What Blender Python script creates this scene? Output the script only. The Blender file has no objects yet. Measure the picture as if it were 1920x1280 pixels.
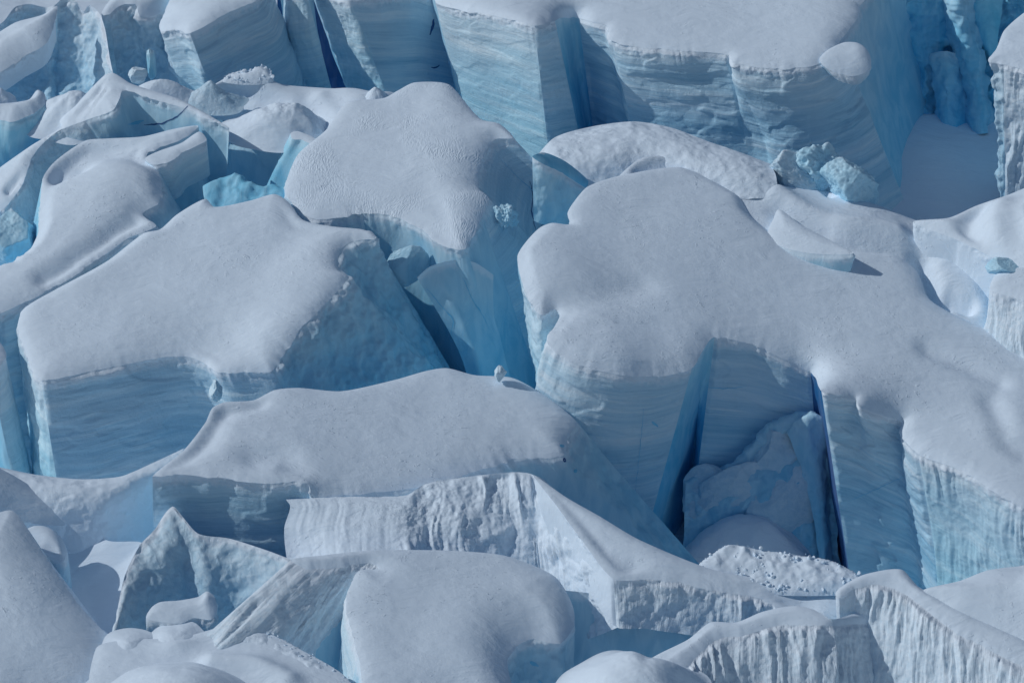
import bpy, math, random
import numpy as np
from mathutils import Vector
from mathutils.geometry import delaunay_2d_cdt

# ------------------------------------------------------------------ camera, sky, sun
SC = bpy.context.scene
PITCH = math.radians(20.0)
DIST = 400.0
FPX = 960.0 / math.tan(math.radians(9.3))            # focal length in photo pixels (1920 wide)
CAM = np.array([0.0, -DIST * math.cos(PITCH), DIST * math.sin(PITCH)])
FWD = np.array([0.0, math.cos(PITCH), -math.sin(PITCH)])
UPV = np.array([0.0, math.sin(PITCH), math.cos(PITCH)])
cd = bpy.data.cameras.new('camera')
cd.sensor_width = 36.0
cd.angle = math.radians(18.6)
cd.clip_end = 20000.0
co = bpy.data.objects.new('camera', cd)
co.location = CAM
co.rotation_euler = (math.radians(90) - PITCH, 0, 0)
SC.collection.objects.link(co)
SC.camera = co

SUN_EL, SUN_AZ = math.radians(37), math.radians(-4)   # azimuth: from the left (-x), turned towards the back (+y)
SUN_DIR = Vector((-math.cos(SUN_EL) * math.cos(SUN_AZ), math.cos(SUN_EL) * math.sin(SUN_AZ), math.sin(SUN_EL)))
sl = bpy.data.lights.new('sun', 'SUN')
sl.energy = 3.8
sl.angle = math.radians(0.5)
sl.color = (1.0, 0.99, 0.98)
so = bpy.data.objects.new('sun', sl)
so.rotation_euler = (-SUN_DIR).to_track_quat('-Z', 'Y').to_euler()
SC.collection.objects.link(so)

w = bpy.data.worlds.new('World')
SC.world = w
w.use_nodes = True
nt = w.node_tree
bg = nt.nodes['Background']
sky = nt.nodes.new('ShaderNodeTexSky')
sky.sky_type = 'NISHITA'
sky.sun_disc = False
sky.sun_elevation = SUN_EL
sky.sun_rotation = math.atan2(SUN_DIR.x, SUN_DIR.y)
sky.air_density = 1.0
sky.dust_density = 0.2
sky.ozone_density = 2.0
nt.links.new(sky.outputs[0], bg.inputs[0])
bg.inputs[1].default_value = 0.108

vs = SC.view_settings
vs.view_transform = 'Standard'
vs.look = 'None'
vs.exposure = -0.98
vs.gamma = 1.0
SC.cycles.use_denoising = True
SC.cycles.max_bounces = 8
SC.cycles.diffuse_bounces = 6
COL = SC.collection

# ------------------------------------------------------------------ pixel -> world
SLOPE = math.tan(math.radians(22.0))                 # mean slope of the icefall

def ray(px, py):
    px = np.asarray(px, float); py = np.asarray(py, float)
    return FWD + np.stack([(px - 960) / FPX, 0 * px, 0 * px], -1) + ((640 - py) / FPX)[..., None] * UPV

class Plane:
    """A sloping sheet of the icefall: through the mean slope below a photo point, raised by h, rising sy per metre away and sx per metre to the right."""
    def __init__(s, px, py, h=0.0, sy=SLOPE, sx=0.0):
        r = ray(px, py)
        n = np.array([0, -SLOPE, 1.0])
        t = -(CAM @ n) / (r @ n)
        s.p = CAM + t * r + np.array([0, 0, h])
        s.n = np.array([-sx, -sy, 1.0])
    def at(s, px, py, d=0.0):
        r = ray(px, py)
        t = ((s.p - CAM) @ s.n) / (r @ s.n)
        return CAM + (t + d)[..., None] * r

def at_y(px, py, y):
    r = ray(px, py)
    t = (y - CAM[1]) / r[..., 1]
    return CAM + t[..., None] * r

# ------------------------------------------------------------------ noise
_rs = np.random.RandomState(7)
_perm = np.concatenate([_rs.permutation(256)] * 3)
_g = _rs.normal(size=(256, 3)); _g /= np.linalg.norm(_g, axis=1)[:, None]

def pn(x, y, z=0.0):
    x, y, z = np.broadcast_arrays(np.asarray(x, float), np.asarray(y, float), np.asarray(z, float))
    sh = x.shape
    x = x.ravel(); y = y.ravel(); z = z.ravel()
    xi = np.floor(x).astype(int); yi = np.floor(y).astype(int); zi = np.floor(z).astype(int)
    fx = x - xi; fy = y - yi; fz = z - zi
    q = lambda t: t * t * t * (t * (t * 6 - 15) + 10)
    ux, uy, uz = q(fx), q(fy), q(fz)
    xi &= 255; yi &= 255; zi &= 255
    out = 0
    for a in (0, 1):
        for b in (0, 1):
            for c in (0, 1):
                h = _perm[_perm[_perm[(xi + a) & 255] + ((yi + b) & 255)] + ((zi + c) & 255)]
                g = _g[h]
                dv = g[:, 0] * (fx - a) + g[:, 1] * (fy - b) + g[:, 2] * (fz - c)
                wgt = (ux if a else 1 - ux) * (uy if b else 1 - uy) * (uz if c else 1 - uz)
                out = out + wgt * dv
    return (out * 1.6).reshape(sh)

def fbm(P, scale, oct=4, gain=0.5, off=0.0):
    v = 0; a = 1.0; f = 1.0 / scale
    for k in range(oct):
        v = v + a * pn(P[..., 0] * f + off + 11.3 * k, P[..., 1] * f + 5.1 * k, P[..., 2] * f - 3.7 * k)
        a *= gain; f *= 2.03
    return v

def ridged(v):
    return 1.0 - 2.0 * np.abs(v)

def sstep(x, a, b):
    t = np.clip((x - a) / (b - a), 0, 1)
    return t * t * (3 - 2 * t)

SEED = [0.0]
def disp(style, P, U, V, amp=1.0):
    o = SEED[0]
    if style == 'snow':
        return amp * (0.11 * fbm(P, 10, 3, 0.42, o) + 0.018 * fbm(P, 1.1, 2, 0.5, o))
    if style == 'strata':
        s = V + (0.10 * math.sin(o * 1.7)) * U + 0.7 * pn(U / 15, V / 18, o) + 0.12 * pn(U / 4, V / 4, o + 2)
        msk = np.clip(0.6 + 0.9 * pn(U / 9, V / 6, o + 5), 0.1, 1.3)
        v = 0.22 * pn(U * 0.03, s * 0.40, o) + msk * (0.13 * pn(U * 0.05, s * 1.0, o + 9) + 0.07 * pn(U * 0.10, s * 2.6, o + 4))
        pl_ = lambda a, b, k: fbm(np.stack([U / a, V / b, 0 * U + o + k], -1), 1.0, 3, 0.5)
        plate = sstep(pl_(13, 5, 31), -0.05, 0.05) * 0.22 + sstep(pl_(9, 2.2, 57), 0.10, 0.18) * 0.10
        return amp * (v + plate + 0.6 * fbm(P, 11, 4, 0.42, o))
    if style == 'flute':
        wv = 0.8 * pn(U * 0.13, V * 0.13, o)
        sl_ = 0.25 * V * pn(U * 0.05, 3.1, o) + 0.5 * pn(U * 0.6, V * 0.25, o + 6)
        x = U + sl_ + wv
        a = ridged(pn(x * 0.50, V * 0.06, o)) * 0.40 + ridged(pn(x * 1.25, V * 0.12, o + 3)) * 0.30 * np.clip(0.7 + 1.2 * pn(U * 0.2, V * 0.2, o + 1), 0, 1.6) + ridged(pn(x * 2.4, V * 0.25, o + 8)) * 0.14
        pat = np.clip(0.7 + 1.5 * fbm(P, 7, 2, 0.5, o + 2), 0.1, 1.5)
        return amp * (a * pat + 0.5 * fbm(P, 6, 3, 0.5, o) + 0.16 * fbm(P, 1.2, 4, 0.6, o))
    if style == 'rough':
        return amp * (0.9 * fbm(P, 5, 3, 0.5, o) + 0.40 * ridged(fbm(P, 3.2, 3, 0.5, o + 4)) + 0.12 * fbm(P, 0.7, 2, 0.5, o))
    if style == 'clean':
        return amp * (0.7 * fbm(P, 10, 3, 0.4, o) + 0.12 * ridged(pn(P[..., 0] / 3 + 0.5 * P[..., 2] / 3, P[..., 2] / 9, o)))
    return 0.0 * U

# ------------------------------------------------------------------ objects
def link_mesh(name, V, F, UV, mat, parent=None):
    me = bpy.data.meshes.new(name)
    V = np.asarray(V, float)
    base = np.zeros(3)
    if parent is not None:
        base = np.array(parent.location)
    me.from_pydata((V - base).tolist(), [], F if isinstance(F, list) else F.tolist())
    me.polygons.foreach_set('use_smooth', np.ones(len(me.polygons), bool))
    if UV is not None:
        l = me.uv_layers.new(name='UVMap')
        idx = np.zeros(len(me.loops), int)
        me.loops.foreach_get('vertex_index', idx)
        l.data.foreach_set('uv', np.asarray(UV, float)[idx].ravel())
    me.materials.append(mat)
    me.update()
    o = bpy.data.objects.new(name, me)
    COL.objects.link(o)
    if parent is not None:
        o.parent = parent
    return o

def thing(name, label, cat, px, py, group=None, h=-8.0):
    o = bpy.data.objects.new(name, None)
    COL.objects.link(o)
    o.location = Plane(px, py, h).at(px, py)
    o['label'] = label; o['category'] = cat
    if group: o['group'] = group
    o.empty_display_size = 1.0
    SEED[0] += 17.31
    return o

def tag(o, label, cat, group=None):
    o['label'] = label; o['category'] = cat
    if group: o['group'] = group
    return o

# ---- polylines
def crom(pts, closed=False, step=3.0, sharp=()):
    """Dense smooth curve through the points; returns the dense points and the dense index of each given point."""
    pts = [tuple(p) + (0.0,) * (3 - len(p)) for p in pts]
    P = np.array(pts, float)
    n = len(P)
    out = []; idx = []
    segs = n if closed else n - 1
    for i in range(segs):
        p1 = P[i]; p2 = P[(i + 1) % n]
        p0 = P[(i - 1) % n] if (closed or i > 0) else p1
        p3 = P[(i + 2) % n] if (closed or i + 2 < n) else p2
        L = np.hypot(*(p2 - p1)[:2])
        m = max(2, int(round(L / step)))
        t = np.arange(m) / m
        d1 = max(np.hypot(*(p1 - p0)[:2]), 1e-6); d2 = max(L, 1e-6); d3 = max(np.hypot(*(p3 - p2)[:2]), 1e-6)
        m1 = (p2 - p0) / (d1 + d2) * d2 * 0.8
        m2 = (p3 - p1) / (d2 + d3) * d2 * 0.8
        if i in sharp: m1 = (p2 - p1) * 0.8
        if (i + 1) % n in sharp: m2 = (p2 - p1) * 0.8
        lim = 1.2 * np.hypot(*(p2 - p1)[:2])
        for mm in (m1, m2):
            q = np.hypot(*mm[:2])
            if q > lim > 0: mm *= lim / q
        t = t[:, None]
        h = (2*t**3 - 3*t**2 + 1) * p1 + (t**3 - 2*t**2 + t) * m1 + (-2*t**3 + 3*t**2) * p2 + (t**3 - t**2) * m2
        idx.append(len(out))
        out.extend(h)
    if not closed:
        idx.append(len(out)); out.append(P[-1])
    return np.array(out), idx

def resample(pts, n, wy=0.4):
    s = np.concatenate([[0], np.cumsum(np.sqrt(np.diff(pts[:, 0])**2 + (wy * np.diff(pts[:, 1]))**2 + 1e-9))])
    s /= s[-1]
    u = np.linspace(0, 1, n)
    return np.stack([np.interp(u, s, pts[:, k]) for k in range(pts.shape[1])], -1)

def grid_faces(nr, nc, closed=False):
    r = np.arange(nr - 1)[:, None]; c = np.arange(nc if closed else nc - 1)[None, :]
    a = r * nc + c; b = r * nc + (c + 1) % nc
    return np.stack([a, b, b + nc, a + nc], -1).reshape(-1, 4)

def grid_normals(G):
    du = np.gradient(G, axis=1); dv = np.gradient(G, axis=0)
    N = np.cross(du, dv)
    N /= np.linalg.norm(N, axis=-1, keepdims=True) + 1e-9
    if (N * (G - CAM)).sum(-1).mean() > 0: N = -N
    return N

def arc(G, axis):
    d = np.linalg.norm(np.diff(G, axis=axis), axis=-1)
    z = np.zeros_like(np.take(d, [0], axis=axis))
    return np.concatenate([z, np.cumsum(d, axis=axis)], axis=axis)

# ---- loft: rows of photo points, joined into one curved sheet
def loft(parent, name, plane, rows, style, mat, amp=1.0, res=0.16, smooth=True, fade0=True, fade1=False, nu=None, jit=0.0, y0=0.0):
    R = []
    first = None
    for k, (kind, pts) in enumerate(rows):
        if kind == 'o':
            R.append(R[-1] + np.array(pts)); continue
        D, _ = crom(pts, step=2.0)
        if nu is None:
            L = np.abs(np.diff(D[:, :2], axis=0)); nu = int(np.clip(np.hypot(L[:, 0], L[:, 1]).sum() * 0.0685 / res, 12, 900))
        D = resample(D, nu)
        if jit and k == 0:
            t = np.arange(nu) * res
            D[:, 1] += jit * (pn(t * 0.6, 3.3, SEED[0]) + 0.6 * pn(t * 1.7, 8.3, SEED[0]))
        if kind == 'w':
            R.append(at_y(D[:, 0], D[:, 1], y0 + D[:, 2]))
        elif kind == 'p':
            R.append(plane.at(D[:, 0], D[:, 1], D[:, 2]))
        else:
            R.append(at_y(D[:, 0], D[:, 1], R[-1][:, 1] + D[:, 2]))
    R = np.array(R)
    seg = np.linalg.norm(np.diff(R, axis=0), axis=-1).max(1)
    out = []
    for k in range(len(R) - 1):
        m = int(np.clip(seg[k] / res, 3, 260))
        t = (np.arange(m) / m)[:, None, None]
        if smooth and len(R) > 2:
            p0 = R[max(k - 1, 0)]; p3 = R[min(k + 2, len(R) - 1)]
            l = seg
            w0 = l[k] / (l[max(k - 1, 0)] + l[k]) ; w1 = l[k] / (l[min(k + 1, len(l) - 1)] + l[k])
            m1 = (R[k + 1] - p0) * w0 if k > 0 else (R[k + 1] - R[k])
            m2 = (p3 - R[k]) * w1 if k + 2 < len(R) else (R[k + 1] - R[k])
            G = (2*t**3 - 3*t**2 + 1) * R[k] + (t**3 - 2*t**2 + t) * m1 + (-2*t**3 + 3*t**2) * R[k + 1] + (t**3 - t**2) * m2
        else:
            G = R[k] * (1 - t) + R[k + 1] * t
        out.append(G)
    out.append(R[-1][None])
    G = np.concatenate(out, 0)
    U = arc(G, 1); U = np.broadcast_to(U.mean(0)[None], U.shape); V = arc(G, 0)
    N = grid_normals(G)
    if callable(amp): amp = amp(U, V)
    d = disp(style, G, U, V, amp)
    if fade0: d = d * sstep(V, 0.0, 0.5)
    if fade1: d = d * sstep(V.max(0)[None] - V, 0.0, 0.8)
    G = G + N * d[..., None]
    f = grid_faces(*G.shape[:2])
    return link_mesh(name, G.reshape(-1, 3), f, np.stack([U, V], -1).reshape(-1, 2), mat, parent)

# ---- cap: a snow or ice sheet filling a closed photo outline
def fill_sheet(parent, name, plane, D3, Dpx, mat, style='snow', amp=1.0, roll=(0.5, 0.9), bumps=(), lines=(), cell=4.0, lee=1.0):
    n = len(Dpx)
    x0, y0 = Dpx[:, :2].min(0); x1, y1 = Dpx[:, :2].max(0)
    gx, gy = np.meshgrid(np.arange(x0, x1, cell), np.arange(y0, y1, cell * 0.866))
    gx = gx + (np.arange(gx.shape[0]) % 2)[:, None] * cell * 0.5
    p = np.stack([gx.ravel(), gy.ravel()], -1)
    q = Dpx[:, :2]; r = np.roll(q, -1, axis=0)
    ins = np.zeros(len(p), bool)
    dmin = np.full(len(p), 1e9)
    for a, b in zip(q, r):
        c = (a[1] > p[:, 1]) != (b[1] > p[:, 1])
        if c.any():
            xi = a[0] + (p[:, 1] - a[1]) * (b[0] - a[0]) / (b[1] - a[1] + 1e-12)
            ins ^= c & (p[:, 0] < xi)
    for i in range(0, n):
        dmin = np.minimum(dmin, (p[:, 0] - q[i, 0])**2 + (p[:, 1] - q[i, 1])**2)
    p = p[ins & (dmin > (0.55 * cell)**2)]
    allp = np.concatenate([q, p])
    # rim offsets in depth fade inward
    t = Dpx[:, 2]
    P3 = plane.at(p[:, 0], p[:, 1], np.zeros(len(p)))
    D = np.zeros((len(p),)); W = np.full(len(p), 1e9); acc = np.zeros(len(p)); aw = np.zeros(len(p))
    rim0 = plane.at(q[:, 0], q[:, 1], np.zeros(n))
    tg = np.roll(q, -3, 0) - np.roll(q, 3, 0)
    ori = 1.0 if (q[:, 0] * np.roll(q[:, 1], -1) - np.roll(q[:, 0], -1) * q[:, 1]).sum() > 0 else -1.0
    nx_ = ori * tg[:, 1] / (np.hypot(tg[:, 0], tg[:, 1]) + 1e-9)
    lee_r = np.clip(nx_, 0, 1) ** 1.3
    lee_r = np.convolve(np.concatenate([lee_r[-7:], lee_r, lee_r[:7]]), np.ones(15) / 15, 'valid')
    la = np.zeros(len(p)); lw = np.zeros(len(p))
    for i in range(n):
        dd = ((P3 - rim0[i])**2).sum(1)
        W = np.minimum(W, dd)
        wl = 1.0 / (dd + 0.3)**2
        la += wl * lee_r[i]; lw += wl
        wq = 1.0 / (dd + 0.08)**1.15
        acc += wq * t[i]; aw += wq
    if np.abs(t).max() > 0:
        P3 = plane.at(p[:, 0], p[:, 1], acc / aw)
    dist = np.sqrt(W)
    lee_ = lee * la / lw
    z = roll[0] * (1 + 1.6 * lee_) * (1 - np.exp(-dist / (roll[1] * (1 + 0.9 * lee_))))
    ed = sstep(dist, 0, 2.0)
    for (bx, by, hgt, rad) in bumps:
        c = plane.at(np.array(float(bx)), np.array(float(by)), np.array(0.0))
        z = z + ed * hgt * np.exp(-((P3[:, :2] - c[:2])**2).sum(1) / rad**2)
    for (lp, hgt, rad) in lines:
        ld, _ = crom(lp, step=6.0)
        L = plane.at(ld[:, 0], ld[:, 1], np.zeros(len(ld)))
        dm = np.full(len(p), 1e9)
        for c in L: dm = np.minimum(dm, ((P3[:, :2] - c[:2])**2).sum(1))
        z = z + ed * hgt * np.exp(-dm / rad**2)
    z = z + disp(style, P3, P3[:, 0], P3[:, 1], amp) * sstep(dist, 0, 1.0)
    P3 = P3 + z[:, None] * np.array([0, 0, 1.0])
    allP = np.concatenate([D3, P3])
    vs_ = [Vector((a, b)) for a, b in allp]
    ed_ = [(i, (i + 1) % n) for i in range(n)]
    rv, re_, rf, ov, oe, of = delaunay_2d_cdt(vs_, ed_, [], 1, 1e-4)
    src = [o[0] if o else -1 for o in ov]
    V = np.array([allP[s] if s >= 0 else plane.at(np.array(rv[k].x), np.array(rv[k].y), np.array(0.0)) for k, s in enumerate(src)])
    return link_mesh(name, V, [list(f) for f in rf], V[:, :2] , mat, parent)

# ---- serac: snow cap over steep ice walls that run down into the icefall
def serac(parent, plane, outline, faces, lean={}, H=24.0, cap='snow_cap', capmat=None, jit=2.2, sharp=(), res=0.17, wallmat=None, jitter_all=False, **kw):
    """faces: (part name, first outline index, last outline index, style, material, amp)"""
    n0 = len(outline)
    Dpx, idx = crom(outline, True, 3.0, sharp)
    n = len(Dpx)
    m = np.zeros(n)
    for fc in faces:
        a, b = idx[fc[1]], idx[fc[2] % n0]
        if b <= a: b += n
        m[np.arange(a, b) % n] = 1
    if jitter_all: m[:] = 1
    k = np.ones(9) / 9
    m = np.convolve(np.concatenate([m[-4:], m, m[:4]]), k, 'valid')
    s = np.cumsum(np.hypot(*np.diff(Dpx[:, :2], axis=0, append=Dpx[:1, :2]).T))
    T = np.roll(Dpx[:, :2], -1, 0) - np.roll(Dpx[:, :2], 1, 0)
    T /= np.linalg.norm(T, axis=1)[:, None] + 1e-9
    nz = jit * m * np.clip(0.75 + 1.5 * pn(s / 45, 9.1, SEED[0]), 0.15, 2.0) * (1.3 * pn(s / 34, 1.7, SEED[0]) + 0.9 * pn(s / 13, 4.2, SEED[0]) + 0.45 * pn(s / 6, 4.9, SEED[0]))
    Dpx[:, 0] += -T[:, 1] * nz; Dpx[:, 1] += T[:, 0] * nz
    D3 = plane.at(Dpx[:, 0], Dpx[:, 1], Dpx[:, 2])
    fill_sheet(parent, cap, plane, D3, Dpx, capmat or SNOW, **kw)
    # leans
    ks = sorted(lean)
    LV = np.zeros((n, 3)); LV[:, 2] = -1
    if ks:
        pos = []; vec = []
        for i in ks:
            e = tuple(lean[i]) + (0.0,) * (3 - len(lean[i]))
            top = D3[idx[i]]
            bt = at_y(np.array(float(e[0])), np.array(float(e[1])), np.array(top[1] + e[2]))
            v = bt - top
            v /= max(-v[2], 1.0)
            pos.append(idx[i]); vec.append(v)
        pos = np.array(pos + [pos[0] + n]); vec = np.array(vec + [vec[0]])
        q = np.arange(n); q = np.where(q < pos[0], q + n, q)
        for c in range(2): LV[:, c] = np.interp(q, pos, vec[:, c])
    # even steps along the rim
    def wall(nm, a, b, style, mat, amp, flare=0.0):
        ii = np.arange(a, b + 1) % n
        R = D3[ii]; Lv = LV[ii]
        seg = np.linalg.norm(np.diff(R, axis=0), axis=1)
        ss = np.concatenate([[0], np.cumsum(seg)])
        nu = int(np.clip(ss[-1] / res, 4, 700))
        u = np.linspace(0, ss[-1], nu)
        R = np.stack([np.interp(u, ss, R[:, c]) for c in range(3)], -1)
        Lv = np.stack([np.interp(u, ss, Lv[:, c]) for c in range(3)], -1)
        nv = int(H / res)
        t = np.linspace(0, 1, nv)[:, None, None] ** 1.15
        # the small jags of the rim fade out down the wall
        wn = max(3, int(2.2 / res)) | 1
        pad = np.concatenate([2 * R[:1] - R[1:wn // 2 + 1][::-1], R, 2 * R[-1:] - R[-wn // 2:-1][::-1]]) if len(R) > wn else R
        S = R
        if len(R) > wn:
            S = np.stack([np.convolve(pad[:, c], np.ones(wn) / wn, 'same')[wn // 2:wn // 2 + len(R)] for c in range(3)], -1)
            ew = np.minimum(1, np.minimum(np.arange(len(R)), np.arange(len(R))[::-1]) / wn)[:, None]
            S = R * (1 - ew) + S * ew
        S2 = S
        wb = int(8.0 / res) | 1
        if len(R) > 1.4 * wb:
            hb = wb // 2
            padb = np.concatenate([2 * S[:1] - S[1:hb + 1][::-1], S, 2 * S[-1:] - S[-hb - 1:-1][::-1]])
            S2 = np.stack([np.convolve(padb[:, c], np.ones(wb) / wb, 'valid') for c in range(3)], -1)
        fj = sstep(t * H, 0.2, 3.0); fk = 0.85 * sstep(t * H, 2.0, 9.0)
        SS = S[None] * (1 - fk) + S2[None] * fk
        G = R[None] * (1 - fj) + SS * fj + t * H * Lv[None]
        U = np.broadcast_to(u[None], G.shape[:2]); V = np.broadcast_to((t[:, 0, 0] * H)[:, None], G.shape[:2])
        # smooth the normals along the wall so small rim jags do not explode
        N = grid_normals(G)
        d = disp(style, G, U, V, amp) * sstep(V, 0, 0.6) + 0.30 * fbm(G, 1.3, 4, 0.6) * np.exp(-V / 0.8) * sstep(V, 0, 0.25) * np.clip(0.5 + 1.6 * fbm(G, 6, 2), 0, 1.5)
        if flare: d = d + flare * np.clip((V - 0.25 * H) / H, 0, 1) ** 1.5
        e = np.minimum(u, u[-1] - u)[None]
        d = d * sstep(e, 0, 0.5)
        G = G + N * d[..., None]
        return link_mesh(nm, G.reshape(-1, 3), grid_faces(*G.shape[:2]), np.stack([U, V], -1).reshape(-1, 2), mat, parent)
    used = []
    objs = []
    for (nm, a, b, style, mat, amp, *fl_) in faces:
        A, B = idx[a], idx[b % n0]
        if B <= A: B += n
        used.append((A, B))
        objs.append(wall(nm, A, B, style, mat, amp, *fl_))
    # the rest of the rim
    used.sort()
    if used:
        gaps = []
        for k in range(len(used)):
            A = used[k][1]; B = used[(k + 1) % len(used)][0] + (n if k == len(used) - 1 else 0)
            if B > A + 1: gaps.append((A, B))
        for A, B in gaps:
            wall('ice_flank', A, B, 'clean', wallmat or ICE_CLEAN, 0.6)
    return objs

# ---- lump: a rounded block resting on the ice
def lump(parent, name, px, py, rx, ry, mat, plane=None, depth=None, boxy=0.0, rough=0.25, tilt=0.0, seed=0, flat=0.0, sub=5):
    import bmesh
    bm = bmesh.new()
    bmesh.ops.create_icosphere(bm, subdivisions=sub, radius=1.0)
    V = np.array([v.co[:] for v in bm.verts])
    F = [[v.index for v in f.verts] for f in bm.faces]
    bm.free()
    if boxy:
        m = np.abs(V).max(1, keepdims=True)
        V = V * (1 - boxy) + boxy * V / m * 0.8
    pl = plane or Plane(px, py, 0.5)
    c = pl.at(np.array(float(px)), np.array(float(py)), np.array(0.0))
    t = np.linalg.norm(c - CAM) / FPX
    sx, sz = rx * t, ry * t
    sy = depth or 0.5 * (sx + sz)
    nrm = V / np.linalg.norm(V, axis=1)[:, None]
    d = rough * (0.8 * fbm(V + seed * 3.1, 1.1, 4, 0.5) + 0.25 * ridged(fbm(V + seed, 0.6, 3, 0.5)))
    V = V + nrm * d[:, None]
    V = V * np.array([sx, sy, sz])
    ca, sa = math.cos(tilt), math.sin(tilt)
    V = np.stack([ca * V[:, 0] - sa * V[:, 2], V[:, 1], sa * V[:, 0] + ca * V[:, 2]], -1)
    U = np.stack([V[:, 0], V[:, 2].max() - V[:, 2]], -1)
    return link_mesh(name, V + c, F, U, mat, parent)

# ---- crack: a flat blue ribbon on its own thing's surface, fissure shade in its colour
from mathutils.bvhtree import BVHTree
def crack(parent, name, pts, width, mat):
    """pts: photo points; width in photo pixels (middle of the line; it tapers to both ends)"""
    bpy.context.view_layer.update()
    trees = []
    for o in parent.children:
        me = o.data
        vs_ = [o.matrix_world @ v.co for v in me.vertices]
        trees.append(BVHTree.FromPolygons(vs_, [p.vertices[:] for p in me.polygons]))
    D, _ = crom(pts, step=2.0)
    n = len(D)
    s = np.arange(n) * 1.0
    T = np.gradient(D[:, :2], axis=0); T /= np.linalg.norm(T, axis=1)[:, None] + 1e-9
    wob = 1.2 * pn(s / 7, 2.2, SEED[0]) + 0.7 * pn(s / 3, 5.2, SEED[0])
    C = D[:, :2] + np.stack([-T[:, 1], T[:, 0]], -1) * wob[:, None]
    wd = width * (0.25 + 0.75 * np.sin(np.pi * (np.arange(n) + 0.5) / n)) * (1 + 0.5 * pn(s / 5, 7.7, SEED[0]))
    def hit(q):
        r = ray(np.array(q[0]), np.array(q[1])); r = r / np.linalg.norm(r)
        best = None
        for tr in trees:
            h = tr.ray_cast(Vector(CAM), Vector(r))
            if h[0] is not None and (best is None or h[3] < best[1]): best = (np.array(h[0]), h[3])
        return None if best is None else best[0] - r * 0.05
    V = []; F = []
    for k in range(n):
        nn = np.array([-T[k, 1], T[k, 0]])
        a = hit(C[k] + nn * wd[k] / 2); b = hit(C[k] - nn * wd[k] / 2)
        if a is None or b is None: continue
        V += [a, b]
    V = np.array(V); m = len(V) // 2
    if m < 3: return None
    for k in range(m - 1):
        if np.linalg.norm(V[2*k] - V[2*k+2]) < 1.5: F.append([2*k, 2*k+1, 2*k+3, 2*k+2])
    return link_mesh(name, V, F, np.tile([[0.0, 9.0]], (len(V), 1)), mat, parent)

# ---- chunk: an angular broken block (cut by random planes), partly sunk
def chunk(parent, name, px, py, rx, ry, mat, plane=None, depth=None, rough=0.08, tilt=0.0, seed=0, ncut=11, sub=6, y=None):
    import bmesh
    bm = bmesh.new()
    bmesh.ops.create_icosphere(bm, subdivisions=sub, radius=1.0)
    V = np.array([v.co[:] for v in bm.verts]); F = [[v.index for v in f.verts] for f in bm.faces]
    bm.free()
    r_ = np.random.RandomState(100 + seed)
    n = r_.normal(size=(ncut, 3)); n /= np.linalg.norm(n, axis=1)[:, None]
    dd = r_.uniform(0.62, 0.95, ncut)
    dot = V @ n.T
    rad = np.where(dot > 1e-3, dd / np.maximum(dot, 1e-3), 9).min(1)
    rad = np.minimum(rad, 1.15)
    Vp = V * rad[:, None]
    d = rough * (0.9 * fbm(Vp + seed * 3.1, 0.9, 4, 0.55) + 0.3 * fbm(Vp + seed, 0.2, 3, 0.5))
    Vp = Vp + V * d[:, None]
    pl = plane or Plane(px, py, 0.5)
    c = pl.at(np.array(float(px)), np.array(float(py)), np.array(0.0)) if y is None else at_y(np.array(float(px)), np.array(float(py)), y)
    t = np.linalg.norm(c - CAM) / FPX
    sx, sz = rx * t, ry * t
    Vp = Vp * np.array([sx, depth or 0.6 * (sx + sz), sz])
    ca, sa = math.cos(tilt), math.sin(tilt)
    Vp = np.stack([ca * Vp[:, 0] - sa * Vp[:, 2], Vp[:, 1], sa * Vp[:, 0] + ca * Vp[:, 2]], -1)
    U = np.stack([Vp[:, 0], Vp[:, 2].max() - Vp[:, 2] + 1.0], -1)
    return link_mesh(name, Vp + c, F, U, mat, parent)

# ---- rubble: a heap of crumbled ice, one mass of fragments on a rough apron
def rubble(name, outline, plane, count, smin, smax, mat, seed=0, rel=None):
    import bmesh
    r_ = np.random.RandomState(300 + seed)
    base = []
    bm = bmesh.new(); bmesh.ops.create_icosphere(bm, subdivisions=2, radius=1.0)
    BV = np.array([v.co[:] for v in bm.verts]); BF = np.array([[v.index for v in f.verts] for f in bm.faces]); bm.free()
    q = np.array(outline, float)
    x0, y0 = q.min(0); x1, y1 = q.max(0)
    V = []; F = []; k = 0
    while k < count:
        x, y = r_.uniform(x0, x1), r_.uniform(y0, y1)
        ins = False
        for a, b in zip(q, np.roll(q, -1, 0)):
            if (a[1] > y) != (b[1] > y) and x < a[0] + (y - a[1]) * (b[0] - a[0]) / (b[1] - a[1]): ins = not ins
        if not ins: continue
        sz = smin * (smax / smin) ** (r_.rand() ** 2.2)
        n = r_.normal(size=(9, 3)); n /= np.linalg.norm(n, axis=1)[:, None]
        dd = r_.uniform(0.55, 0.95, 9)
        dot = BV @ n.T
        rad = np.minimum(np.where(dot > 1e-3, dd / np.maximum(dot, 1e-3), 9).min(1), 1.2)
        P = BV * rad[:, None] * sz * r_.uniform(0.7, 1.2, 3)
        c = plane.at(np.array(x), np.array(y), np.array(0.0)) + np.array([0, 0, 0.25 * sz + r_.uniform(0, 0.35)])
        F.append(BF + len(BV) * k); V.append(P + c); k += 1
    V = np.concatenate(V); F = np.concatenate(F)
    return V, F

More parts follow.
